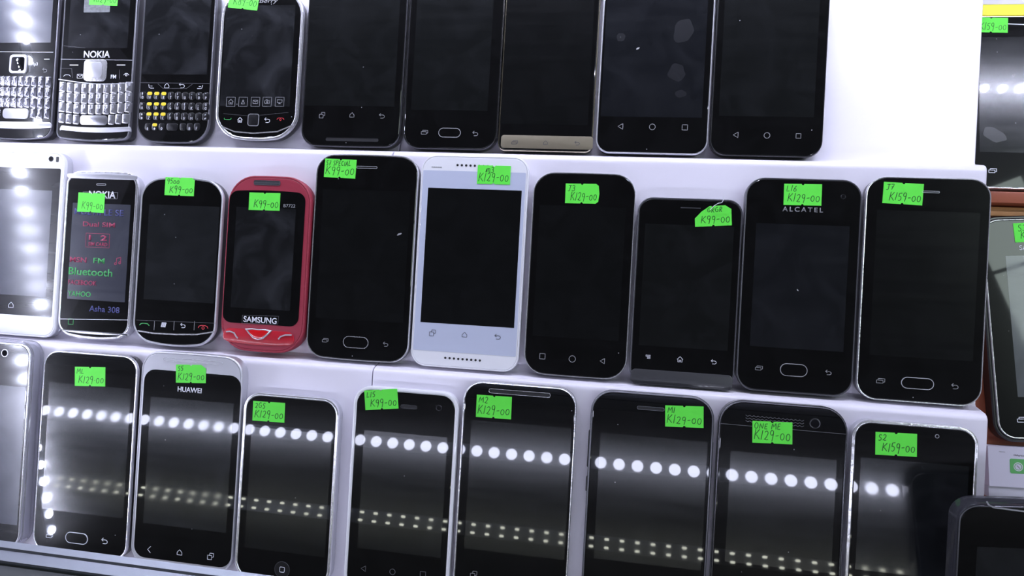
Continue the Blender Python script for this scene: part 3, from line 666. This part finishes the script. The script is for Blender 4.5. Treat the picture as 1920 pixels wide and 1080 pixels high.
p = Phone(A, (1338, 140), (1549, 140), None, (1440, 298), 'large all-black phone at the right end of the top row, beside bare white panel', height=142, v0=0, rim='black', rad=10, rimw=0.8, bez=BEZ[0])
p.screen(1364, -90, 1526, 220, SCR[3]); p.icons([('tri', 1380, 253), ('circle', 1438, 254)], 11, 'print'); p.icon('square', 1497, 255, 9, 'print')
tag(pn, 195, -6, 53, 32, 2, '', 'K129-00', 'green price tag cut by the top edge, on the bright silver-keyed phone')
tag(pt, 458, -3, 55, 40, 6, '', 'K89-00', 'green price tag reading K89-00 on the thick chrome-rimmed phone', s2=0.36)

# ==================================================================  MIDDLE ROW
A = ROW[2]
# white phone at the left edge
p = Phone(A, None, (113, 450), (40, 283), (30, 629), 'white phone cut by the left edge of the middle row, with black front band', body='silver', rim='white', width=70, rad=9, rimw=1.2, glass=None, bez=M['white'])
b_ = p.plate('front_glass', -70, 311, 97, 595, BEZ_GLARE, 1.2, 0.1, 0.0)
p.zf += 0.1
p.screen(-58, 352, 86, 557, SCR_GLARE); p.icon('home', 21, 572, 11, 'print_white', 0.3); p.cam(96, 298, 9); 
p.plate('light_sensor', 106, 294, 110, 304, 'black', 0.5, 0.1, 0.0)
x0_, y0_ = p.loc(100, 298)
# chrome-capped narrow phone with coloured writing
p = Phone(A, (116, 480), (250, 480), (192, 321), (176, 636), 'narrow chrome-ended phone with coloured words printed on its screen', rim='chrome', rad=10, bow=(1, 3), rimw=1.6, bez=BEZ[1], body='silver')
pa = p
p.plate('top_cap', 127, 323, 257, 338, 'silver', 2.5, 0.4, 0.3, bow=(1, 0), label='silver top cap')
p.plate('bottom_cap', 111, 617, 241, 632, 'silver', 3.5, 0.5, 0.5, bow=(0, 1.5), label='silver bottom cap')
p.line([(112, 598), (240, 600)], 'silver', 0.35); p.icon('square', 133, 603, 9, 'p_green', 0.3, name='call_key_mark')
p.screen(137, 380, 234, 567, SCR_MIL); p.ear(190, 346, 18, 4, 'silver')
p.text('NOKIA', 192, 365, 50, 'print_white', bold=0.02)
p.line([(156, 360), (221, 361), (220, 373), (156, 372), (156, 360)], 'print', 0.2, 'badge_outline')
for (bd, px, py, wd, mt, hh) in (('MULTIPLE SE', 186, 398, 92, 'p_blue', 12), ('Dual SIM', 186, 421, 60, 'p_pink', 9), ('MSN', 147, 487, 31, 'p_pink', 10), ('FM', 186, 489, 21, 'p_green', 10), ('Bluetooth', 170, 510, 82, 'p_green', 14), ('FACEBOOK', 155, 530, 53, 'p_pink', 9), ('YAHOO', 149, 551, 43, 'p_green', 10), ('Asha 308', 196, 580, 57, 'p_blue', 11)):
    p.zf += 0.06; p.text(bd, px, py, wd, mt, 'printed_word', hpx=hh, bold=0.012); p.zf -= 0.06
p.zf += 0.06
p.icon('note', 222, 489, 13, 'p_pink', 0.5)
p.line([(162, 437), (206, 439), (205, 465), (161, 463), (162, 437)], 'p_pink', 0.3, 'printed_frame'); p.text('1  2', 184, 446, 34, 'p_pink', 'printed_digits', hpx=10, bold=0.03); p.text('SIM CARD', 184, 458, 36, 'p_pink', 'printed_word', hpx=7, bold=0.02)
p.zf -= 0.06
# rounded black phone with four-key bar
p = Phone(A, (257, 480), (412, 480), (345, 332), (330, 650), 'rounded black phone with a four-key bar, between the chrome-ended and red phones', rim='silver', rad=13, bow=(3.5, 4), rimw=1.3, bez=BEZ[2])
pb = p
p.screen(280, 383, 401, 569, SCR_GREY)
p.line([(256, 600), (404, 606)], 'print_dim', 0.2); 
for px in (290, 327, 365): p.line([(px, 602), (px-1, 619)], 'print', 0.25, 'key_gap')
p.icon('callup', 271, 607, 14, 'p_green', 0.5); p.icon('dots', 307, 609, 11, 'print_white', 0.4); p.icon('back', 343, 611, 9, 'print_white', 0.35); p.icon('end', 381, 613, 14, 'p_red', 0.45)
p.line([(258, 620), (290, 625), (330, 627), (370, 627), (402, 622)], 'chrome', 0.9, 'chin_trim', 0.35)
# red phone
p = Phone(A, (421, 500), (577, 500), (509, 330), (484, 660), 'red rubber-cased phone with a heart-shaped centre key', body='red', rim='red', rad=18, bow=(1, 1.5), rimw=1.4, bez=M['red'], th=10, rimz=4, glass_name='front_face')
pr_ = p
p.zf = p.th
p.plate('front_glass', 432, 355, 559, 613, BEZ[0], 6, 0.15, 0.0, bow=(1, 0), label='black front glass'); p.zf += 0.15
p.screen(444, 388, 544, 583, SCR_CLOUD)
p.ear(501, 343, 50, 9, 'gunmetal', 'gunmetal', 0.35)
p.text('SAMSUNG', 488, 600, 62, 'print_white', bold=0.015, hpx=11); p.line([(455, 591), (523, 593), (521, 608), (454, 606), (455, 591)], 'print_dim', 0.2, 'badge_outline')
p.text('B7722', 543, 386, 22, 'print', 'model_print', hpx=6)
p.plate('key_panel', 419, 614, 551, 652, 'red_panel', 6, 0.3, 0.4, bow=(0, 1.5), label='red key panel')
# heart-shaped key
def heart(ph, px, py, wpx, hpx):
    x, y = ph.loc(px, py); w_ = ph.sc(px, py)*wpx/2; h_ = ph.scv(px, py)*hpx
    pts = [(-w_, h_*.42), (-w_*.5, h_*.5), (0, h_*.46), (w_*.5, h_*.5), (w_, h_*.42), (w_*.78, h_*.1), (w_*.4, -h_*.35), (0, -h_*.5), (-w_*.4, -h_*.35), (-w_*.78, h_*.1)]
    z0 = ph.zf; o = lambda k, z: [(x+a*k, y+b*k, z) for a, b in pts]
    r = MB().loft([o(1.0, z0), o(1.02, z0+0.5), o(.92, z0+0.9), o(.84, z0+0.6)], False, True).make('centre_key', M['silver'], ph.root, label='silver-edged centre key')
    MB().loft([o(.80, z0+.3), o(.78, z0+.8), o(.5, z0+1.1)]).make('red_insert', M['red_gem'], r)
heart(p, 485, 627, 50, 21)
p.line([(425, 622), (432, 621), (440, 624), (444, 631), (447, 634)], 'silver', 0.9, 'call_key', 0.75)
p.line([(523, 636), (527, 631), (536, 628), (548, 628)], 'silver', 0.9, 'end_key', 0.75)
# large black slab with chrome rim
p = Phone(A, (583, 490), (775, 490), (690, 290), (671, 678), 'black phone with a beaded chrome rim, between the red and white phones', rim='chrome', rad=12, rimw=0.8, bez=BEZ[3], bow=(1, 1))
q5 = p
p.screen(606, 354, 756, 606, SCR_DEEP); smudge(p, 749, 439, 9, 3.5, 25, 'print', 3, 'scratch'); p.homebtn(667, 642, 48, 22, 'chrome'); p.icons([('cards', 610, 638)], 9, 'print'); p.icons([('back', 723, 646)], 9, 'print'); p.ear(688, 314, 39, 5)
# white phone
p = Phone(A, (780, 490), (982, 490), (895, 293), (871, 696), 'white phone with dark screen and rows of speaker dots above and below', body='white', rim='white', rad=10, rimw=1.0, bez=M['white'], glass_name='front_face')
q6 = p
p.zf = p.th
p.plate('front_glass', 794, 319, 967, 669, 'white_glass', 0.6, 0.12, 0.0, label='pale bluish front glass'); p.zf += 0.12
p.screen(803, 352, 964, 615, SCR_DEEP, 0.2)
mb_ = MB()
for k in range(10): x, y = p.loc(858+8.1*k, 309.5+0.35*k); mb_.cyl(x, y, 0.75, p.zf-0.1, p.zf+0.03, 12)
mb_.make('top_speaker_holes', M['black_matte'], p.root)
mb_ = MB()
for k in range(9): x, y = p.loc(835+8.1*k, 671+0.62*k); mb_.cyl(x, y, 0.75, p.zf-0.1, p.zf+0.03, 12)
mb_.make('bottom_speaker_holes', M['black_matte'], p.root)
p.icons([('recent', 811, 624), ('home', 871, 628), ('back', 933, 632)], 11, 'print_dark', 0.32)
for k in range(5): p.icon('dash', 811+4*k, 313+0.1*k, 3, 'print_dim', 0.2, name='small_print')
# J3
p = Phone(A, (991, 515), (1184, 515), (1100, 324), (1076, 709), 'black phone with square, circle and triangle marks, right of the white phone', rim='chrome', rad=13, rimw=0.7, bez=BEZ[0], bow=(.5, .5))
q7 = p
p.screen(1012, 384, 1160, 640, SCR_DEEP); p.icons([('square', 1017, 668), ('tri', 1130, 677)], 10, 'print', 0.35); p.icons([('circle', 1073, 673)], 12, 'print', 0.35)
# short phone with grey chin
p = Phone(A, (1189, 530), (1386, 530), (1295, 372), (1276, 725), 'shorter black phone with a grey sloping chin and a curled price tag', body='gunmetal', rim='gunmetal', rad=9, rimw=1.0, bez=BEZ[2])
q8 = p
p.plate('chin', 1183, 690, 1373, 733, 'chin', 3, 0.5, 0.8, label='grey sloping chin')
p.screen(1210, 419, 1364, 658, SCR[2]); p.icon('menu', 1215, 669, 9, 'print_white', 0.3); p.icon('house', 1275, 674, 11, 'print_white', 0.32); p.icon('back', 1338, 679, 10, 'print_white', 0.32); p.ear(1295, 390, 38, 2, 'gunmetal')
# L16
p = Phone(A, (1389, 540), (1608, 540), (1510, 335), (1491, 743), 'wide black phone with spaced silver capitals under its price tag', rim='gunmetal', rad=11, rimw=0.9, bez=BEZ[1])
q9 = p
p.screen(1418, 418, 1581, 660, SCR_BLUE); smudge(p, 1495.5, 544, 5, 2, -50, 'dust', 3, 'dust_speck'); p.text('ALCATEL', 1505, 393, 76, 'print', bold=0.015, hpx=9, spacing=1.4); p.homebtn(1488, 694, 52, 24); p.icons([('cards', 1423, 690), ('back', 1553, 699)], 11, 'print'); p.cam(1581, 369, 10)
# J7
p = Phone(A, (1614, 560), (1850, 560), (1745, 333), (1721, 763), 'widest black phone with a chrome rim, at the right end of the middle row', rim='chrome', rad=11, rimw=0.8, bez=BEZ[3])
q10 = p
p.screen(1644, 393, 1824, 678, SCR_DEEP); p.homebtn(1720, 719, 62, 22, 'silver'); p.icons([('cards', 1651, 714), ('back', 1790, 725)], 13, 'print'); p.ear(1745, 360, 34, 4)
tag(pa, 171, 380, 50, 36, 3, '', 'K99-00', 'green price tag on the narrow phone with coloured words', ink_w=0.3)
tag(pb, 337, 350, 55, 34, 2, '9500', 'K99-00', 'green price tag reading 9500 K99-00', cut={'tr': .1})
tag(pr_, 496, 378, 58, 33, 1.5, '', 'K99-00', 'green price tag on the red phone', s2=0.42)
tag(q5, 638, 316, 59, 35, 3, 'S7 SPECIAL', 'K99-00', 'green price tag reading S7 SPECIAL K99-00', x1=0.04, x2=0.04, s2=.46)
tag(q6, 926, 328, 62, 35, 1.5, 'm3', 'K129-00', 'green price tag on the white phone reading M3 K129-00', x1=.24, x2=.04, s2=.46, s1=.3)
tag(q7, 1091, 363, 62, 37, 1, 'J3', 'K129-00', 'green price tag with torn right corners reading J3 K129-00', cut={'tr': .08, 'br': .08, 'bulge': .03}, s1=.3, s2=.4)
tag(q8, 1337, 405, 69, 38, -2.5, 'GRGR', 'K99-00', 'curled green price tag with folded top corners and a loose string', cut={'tl': .42, 'tr': .16}, x1=.34, s1=.24)
tag(q9, 1505, 365, 71, 40, 1, 'L16', 'K129-00', 'green price tag reading L16 K129-00 above silver capitals', x2=.1)
tag(q10, 1693, 363, 75, 40, 3.5, 'J7', 'K159-00', 'green price tag reading J7 K159-00')
# string of the curled tag
u, v = ROW[2].P(1350, 383, 9.5); r_ = empty('tag_string', ROW[2].mat(u, v, 12.2), 'short white string hanging at the curled green tag', 'string')
mb_ = MB(); st = [(-6, -4), (-4, -1.6), (-1.5, 0.2), (0.6, 0.6), (1.4, 2.2), (1.2, 4.6)]
for q in range(len(st)-1):
    pass
mb_.ribbon(dense(st, 0.6), 0.35, -0.2, 0.2); mb_.make('thread', M['print_white'], r_)

# ==================================================================  BOTTOM ROW
A = ROW[3]
p = Phone(A, None, (46, 850), (20, 643), None, 'phone in a clear plastic case cut by the left edge of the bottom row', body='white', rim='chrome', width=66, v0=0, rad=9, rimw=1.2, bez=BEZ_GLARE)
# clear case round it
w_, h_ = p.w, p.h
mb_ = MB(); o = lambda i, z: outline(0, h_/2+1, w_+5, h_+1.9, 11, i, z, 8)
mb_.loft([o(0, 0.5), o(0, 8.5), o(0.7, 9), o(1.4, 8.5), o(1.4, 0.5), o(0, 0.5)], False, False); mb_.make('clear_case', M['clear'], p.root, label='clear plastic case')
p.screen(-70, 716, 32, 985, SCR_GLARE); p.cam(9, 662, 13, 'silver')
p = Phone(A, (72, 850), (248, 850), (165, 662), None, 'black phone with a silver rim, beside the phone in the clear case', rim='chrome', rad=11, rimw=0.9, v0=0, bez=BEZ[0])
s2 = p
p.screen(93, 716, 231, 972, SCR_SMEAR); p.homebtn(144, 1009, 42, 21, 'print_white'); p.icon('back', 196, 1015, 11, 'print_white', 0.35); p.icon('cards', 93, 1004, 10, 'print_white', 0.35)
p = Phone(A, (256, 850), (446, 850), (365, 663), None, 'black phone with a satin silver top cap and long slot, bottom row', body='silver', rim='silver', rad=12, rimw=1.2, v0=0, bez=M['silver'], bow=(1, 0), glass_name='front_face')
s3 = p
p.plate('front_glass', 272, 691, 432, 1066, BEZ[3], 8, 0.12, 0.0, label='black front glass')
p.zf += 0.1; p.ear(362, 677, 112, 6, 'chrome', 'silver', 0.5)
p.screen(283, 743, 424, 999, SCR_SMEAR); p.text('HUAWEI', 356, 731, 45, 'print_white', bold=0.02); p.icons([('chev', 280, 1030), ('home', 337, 1036), ('recent', 395, 1043)], 11, 'print_white', 0.32)
p = Phone(A, (450, 880), (629, 880), (545, 742), None, 'glossy black phone with round home key and heavy chrome bezel, lower than its neighbours', rim='chrome', rad=11, rimw=1.8, v0=0, bez=BEZ[2], body='silver')
s4 = p
p.screen(472, 800, 609, 1045, SCR[0])
x, y = p.loc(529, 1068); b_ = MB().cyl(x, y, 5.2, p.zf-0.2, p.zf+0.08, 32).make('home_button', M['black'], p.root); MB().ring(x, y, 10.6, 10.6, 5.3, 0.25, p.zf-0.1, p.zf+0.15).make('button_ring', M['gunmetal'], b_)
MB().ring(x, y, 3.6, 3.6, 0.8, 0.35, p.zf, p.zf+0.2, 3).make('button_mark', M['print_white'], b_)
p = Phone(A, (656, 880), (853, 880), (760, 730), None, 'black-faced phone with a broad white rim, right of the lowest phone', rim='white', rad=11, rimw=2.1, v0=0, bez=BEZ[1], body='white')
s5 = p
p.screen(683, 806, 826, 1046, SCR[1]); p.ear(767, 763, 32, 8, 'dark_metal'); p.cam(823, 765, 11); p.icons([('tri', 682, 1066), ('circle', 736, 1072), ('square', 793, 1077)], 10, 'print_dim')
p = Phone(A, (861, 880), (1075, 880), (975, 721), None, 'black phone with a chrome rim and long recessed slot at its top, bottom row', rim='chrome', rad=12, rimw=1.1, v0=0, bez=BEZ[2])
s6 = p
p.screen(884, 787, 1058, 1050, SCR[2]); p.ear(974, 737, 116, 9, 'chrome', 'black_matte', 0.45); p.icon('recent', 888, 1077, 12, 'print'); 
p = Phone(A, (1101, 900), (1333, 900), (1225, 738), None, 'dark-rimmed black phone with side keys on its left edge, bottom row', rim='gunmetal', rad=13, rimw=1.2, v0=0, bez=BEZ[3])
s7 = p
p.screen(1126, 811, 1314, 1070, SCR[3]); p.ear(1220, 766, 52, 7, 'gunmetal'); p.side('l', 808, 878, 'black_matte', 'volume_button'); p.side('l', 896, 924, 'black_matte', 'power_button'); p.side('r', 830, 900, 'gunmetal', 'side_button')
p = Phone(A, (1341, 920), (1584, 920), (1470, 757), None, 'black phone with three rows of wavy speaker slots and a large round camera', rim='dark_metal', rad=14, rimw=1.1, v0=0, bez=BEZ[0])
s8 = p
p.line([(1351, 794), (1586, 814)], 'print_dim', 0.25, 'panel_seam'); p.screen(1370, 845, 1558, 1075, SCR[0]); p.cam(1528, 794, 21)
for k in range(3):
    p.line([(1398+3.9*j, 779+5.2*k+0.093*(3.9*j)+(1.1 if j % 2 else -1.1)) for j in range(29)], 'print_dim', 0.28, 'speaker_slot')
p = Phone(A, (1593, 920), (1831, 920), (1715, 794), None, 'black phone with a heavy chrome rim, at the right end of the bottom row', rim='chrome', rad=10, rimw=1.7, v0=0, bez=BEZ[1], body='silver')
s9 = p
p.screen(1614, 857, 1806, 1090, SCR_SMEAR); p.cam(1757, 818, 8, 'silver')
tag(s2, 169, 706, 57, 36, 1, 'ML', 'K129.00', 'green price tag reading ML K129.00', x2=.12, ink_w=.32)
tag(s3, 358, 701, 56, 34, 1, 'S5', 'K129-00', 'green price tag with cut top right corner on the silver-capped phone', cut={'tr': .16}, x2=.06)
tag(s4, 504, 772, 60, 37, 4, '2GS', 'K129-00', 'green price tag reading 2GS K129-00', x2=.06)
tag(s5, 715, 749, 62, 37, -3, 'L15', 'K99-00', 'green price tag reading L15 K99-00, tilted slightly upward')
tag(s6, 926, 763, 66, 42, 4, 'M2', 'K129-00', 'green price tag reading M2 K129-00', x2=.04)
tag(s7, 1283, 781, 72, 40, 2, 'M1', 'K129-00', 'green price tag reading M1 K129-00', x2=.04)
tag(s8, 1448, 811, 75, 41, 2.5, 'ONE ME', 'K129-00', 'green price tag reading ONE ME K129-00', x1=.04, x2=.04, s2=.45)
tag(s9, 1680, 833, 78, 43, 3, 'S2', 'K159-00', 'green price tag reading S2 K159-00')

# ==================================================================  RIGHT EDGE, ON A WOODEN SLOPE
def slab_on(fr, x0, y0, x1, y1, off0, off1, name, mat, label=None, cat=None, bev=0.6, r=1, kind=None, xspan=None):
    a = fr.P(x0, y0, off1); b = fr.P(x1, y1, off1)
    if xspan: a = (xspan[0], a[1]); b = (xspan[1], b[1])
    o = MB().slab(0, 0, abs(b[0]-a[0]), abs(a[1]-b[1]), r, 0, off1-off0, bev, seg=3).make(name, M[mat])
    o.matrix_world = fr.mat((a[0]+b[0])/2, (a[1]+b[1])/2, off0)
    if label: o['label'] = label; o['category'] = cat
    if kind: o['kind'] = kind
    return o
bo = MB(); lo_, hi_ = -225, 330
bo.box(2, 400, lo_, hi_, -10, 0, 0.5)
o = bo.make('sloped_board', M['wood_red']); o.matrix_world = BOARD.mat(0, 0, 0); o['label'] = 'brown wooden sloping board behind the right ends of the white stands'; o['category'] = 'board'
slab_on(BOARD, 1855, 358, 1990, 384, 0.1, 9, 'wooden_ledge', 'wood_red', 'narrow brown wooden ledge under the upper right phone', 'ledge', xspan=(3, 300))
slab_on(BOARD, 1855, 387, 1990, 409, 0.1, 3.0, 'wooden_rail', 'wood', 'flat tan wooden rail above the lower right phone', 'rail', xspan=(3, 300))
slab_on(BOARD, 1855, 8, 1990, 28, 0.1, 3.0, 'yellow_strip', 'yellow', 'bright yellow strip above the upper right phone', 'strip', xspan=(3, 300))
slab_on(BOARD, 1855, -60, 1990, 7, 0.1, 2.0, 'pink_card', 'box', 'pale pinkish card above the yellow strip', 'card', xspan=(3, 300))
p = Phone(BOARD, (1805, 200), (2015, 200), (1900, 30), (1900, 354), 'black phone leaning above the brown ledge at the upper right edge', rim='chrome', rad=6, rimw=0.7, bez=BEZ[2], body='white')
p.screen(1836, 70, 1990, 288, SCR_GREY); smudge(p, 1864, 253, 46, 24, -25); p.icon('cards', 1861, 320, 12, 'print_white', 0.5); p.line([(1890, 45), (1960, 48)], 'silver', 0.6, 'earpiece_rim')
tag(p, 1858, 47, 63, 28, 1, '', 'K159-00', 'green price tag cut off by the white stand, on the upper right phone', ink_w=0.3, s2=.5)
BF = Frame(BOARD.O, BOARD.ux, BOARD.uy)
p = Phone(BF, (1873, 610), (2080, 610), (1960, 409), (1960, 822), 'black phone in a thick dark bumper tilted against the lower tan rail at the right', rim='chrome', rad=10, rimw=0.8, bez=BEZ[0], rot=math.radians(4.2))
w_, h_ = p.w, p.h
mb_ = MB(); o = lambda i, z: outline(0, h_/2, w_+4.5, h_+4.5, 12, i, z, 8)
mb_.loft([o(0, 0.5), o(0, 7.5), o(0.7, 8.2), o(1.5, 8.2), o(2.1, 7.5), o(2.1, 0.5), o(0, 0.5)], False, False); mb_.make('bumper_case', M['black'], p.root, label='thick black bumper')
p.screen(1885, 480, 2040, 745, SCR_MIL); p.text('SAMSUNG', 1941, 464, 60, 'print_white', hpx=9); p.icon('cards', 1916, 787, 14, 'print_white', 0.5)
tag(p, 1936, 435, 70, 36, -3, 'S3', 'K129-00', 'green price tag cut by the right edge, on the tilted bumper phone', x1=.1, s1=.34, s2=.42)
# white carton with a green square
r_ = BOARD; a = r_.P(1853, 834, 12); b = r_.P(1990, 921, 12); c_ = r_.P(1858, 938, 0)
cx_, cy2 = (a[0]+b[0])/2, (a[1]+b[1])/2; W_, H_ = b[0]-a[0], a[1]-b[1]
root = empty('carton', r_.mat(cx_, cy2, 0.2, math.radians(2)), 'white cardboard phone carton with a green logo square, under the bumper phone', 'box')
MB().loft([[(x, y, 0) for x, y in ((-W_/2, -H_/2), (W_/2, -H_/2), (W_/2, H_/2), (-W_/2, H_/2))], [(x, y, 12) for x, y in ((-W_/2, -H_/2), (W_/2, -H_/2), (W_/2, H_/2), (-W_/2, H_/2))]]).make('carton_body', M['box'], root, smooth=False)
def cl(px, py):
    u, v = r_.P(px, py, 12.2); return u-cx_, v-cy2
x0, y0 = cl(1893.5, 859); x1, y1 = cl(1935, 890)
g = MB().slab((x0+x1)/2, (y0+y1)/2, x1-x0, y0-y1, 1.0, 11.9, 12.15).make('logo_square', M['logo_green'], root)
x, y = cl(1909, 875)
MB().ring(x, y, 5.2, 5.2, 2.6, 0.5, 12.1, 12.3, 8).make('logo_ring', M['print_white'], g)
MB().slab(x, y, 3.4, 3.4, 1.7, 12.1, 12.22).make('logo_disc', M['box'], g)
mb_ = MB(); mb_.ribbon([(x-0.9, y+0.8), (x-0.4, y+0.4), (x+0.4, y-0.5), (x+0.9, y-1.0)], 0.5, 12.2, 12.34); mb_.make('handset_mark', M['print'], g, smooth=False)
x, y = cl(1908, 854); text('printed_word', 'WhatsApp', x+3, y, 10, 12.02, M['print_dark'], root, 0.06, rot=math.pi-0.05, height=1.3)
x, y = cl(1880, 846); text('small_print', 'Memory', x, y, 3.3, 12.02, M['print'], root, 0.05, height=0.7)
a = r_.P(1853, 922, 14); b = r_.P(1990, 945, 14)
MB().box(-W_/2, W_/2, -H_/2-6.5, -H_/2, 0, 11, 0.2).make('carton_flap', M['box_side'], root)

# phone standing in front, lower right, with its small holder
FR = Frame(ROW[3].O+UP*95+ROW[3].n*33, (1, 0, 0.0), (0, math.sin(math.radians(15)), math.cos(math.radians(15))))
u0, vt = FR.P(1792, 935, 10)
zfoot = (FZ-FR.O.z)/FR.uy.z
p = Phone(FR, (1846, 1010), (2148, 1010), (1930, 947), None, 'large dark phone standing in front of the stands at the lower right corner', v0=zfoot+2, rim='gunmetal', rad=9, rimw=1.0, bez=BEZ[3], rot=math.radians(4.5), th=10)
w_, h_ = p.w, p.h
mb_ = MB(); o = lambda i, z: outline(0, h_/2+0.3, w_+1.2, h_+0.6, 10, i, z, 8)
mb_.loft([o(0, 0.5), o(0, 9.3), o(0.3, 10), o(0.7, 9.5), o(0.7, 0.5), o(0, 0.5)], False, False); mb_.make('clear_case', M['smoke'], p.root, label='smoky clear plastic case')
p.screen(1832, 1025, 2050, 1400, SCR_GREY); 
p.line([(1850, 940), (1853, 946), (1862, 951), (1930, 960), (2010, 966)], 'print', 0.7, 'earpiece_rim', 0.3)
hm = FR.mat(p.u, p.v, 0)
hr = empty('phone_holder', hm, 'small white plastic holder behind the large front phone', 'holder')
MB().box(-18, 18, -1.5, 50, -6, -0.2, 0.5).make('back_rest', M['white'], hr)
mb_ = MB(); zz = [( -18, -1.5), (18, -1.5)]
MB().box(-18, 18, -4.0, -1.6, -6, 14, 0.5).make('foot_ledge', M['white'], hr)

# ------------------------------------------------------------------ the strips of LEDs that light the case, and an added double one
def strip(name, P0, P1, pitch, face, r, mat, label, dbl=0, backw=12):
    P0, P1, face = Vector(P0), Vector(P1), Vector(face).normalized()
    d = (P1-P0); Ln = d.length; d.normalize(); side = face.cross(d).normalized()
    Mx = Matrix((d, side, face)).transposed().to_4x4()
    if (Mx.to_3x3().determinant()) < 0: side = -side; Mx = Matrix((d, side, face)).transposed().to_4x4()
    Mx.translation = P0*MM
    root = empty(name, Mx, label, 'light', 'LED strips of the display case')
    MB().box(-3, Ln+3, -backw/2, backw/2, -2, 0, 0.3).make('strip_tape', M['alu'], root)
    n = int(Ln/pitch)
    me = None
    for k in range(n+1):
        for y in ((-dbl/2, dbl/2) if dbl else (0,)):
            if me is None:
                o = (MB().slab(0, 0, r*2.8, r*1.3, r*0.6, 0.1, 1.8, 0.3) if dbl else MB().cyl(0, 0, r, 0.1, 1.8, 16, r*0.7)).make('led', mat, root); me = o.data; o.location = (k*pitch*MM, y*MM, 0)
            else:
                o = bpy.data.objects.new('led', me); COL.objects.link(o); o.parent = root; o.location = (k*pitch*MM, y*MM, 0)
tgt = ROW[2].O + UP*40
strip('led_strip', (-850, -260, 10), (440, -260, 10), 16.67, (0, 1, 0.0), 5.2, led_mat(LED_FRONT), 'strip of white LEDs along the front of the case, facing the phones')
strip('led_strip', (-720, 95, 295), (-720, -235, -110), 16.67, (1, -0.1, 0.1), 3.6, led_mat(LED_LEFT), 'slanting strip of white LEDs at the left end of the case')
strip('led_strip', (-700, 45, 410), (40, 45, 410), 16.67, (0, 0.15, -1), 3.6, led_mat(LED_TOP), 'longer strip of white LEDs along the top of the case')
strip('led_strip', (70, -49, 400), (400, -49, 400), 16.67, (0, 0.25, -1), 3.6, led_mat(LED_TOP*0.8), 'short strip of white LEDs at the top right of the case')
strip('led_strip', (-890, -420, -45), (380, -420, -45), 16.67, (0, 1, 0.1), 1.7, led_mat(LED_PANE_ECHO, (0.98, 1.0, 0.84, 1)), 'added double strip of small yellowish LEDs standing in for reflections in the glass pane', dbl=9, backw=16)  # added strip: its dim dots stand for LED reflections in the glass pane

# daylight window of the shop, behind and right of the camera; it shows only in the bumper phone's screen
wr = struct(MB().box(-150, 150, -330, 330, -20, 0).make('window_1', M['alu'], smooth=False))
C0 = Vector((740+148, -985, 880)); fc = (Vector((34, 50, 40))-C0).normalized(); wx = Vector((0, 0, 1)).cross(fc).normalized(); wy = fc.cross(wx)
Mw = Matrix((wx, wy, fc)).transposed().to_4x4(); Mw.translation = C0*MM; wr.matrix_world = Mw
for x0 in (-140, 5):
    for y0 in (-320, -105, 110):
        MB().box(x0, x0+135, y0, y0+205, 0.5, 2).make('pane', led_mat(5, (0.85, 1.0, 0.95, 1)), wr, smooth=False)
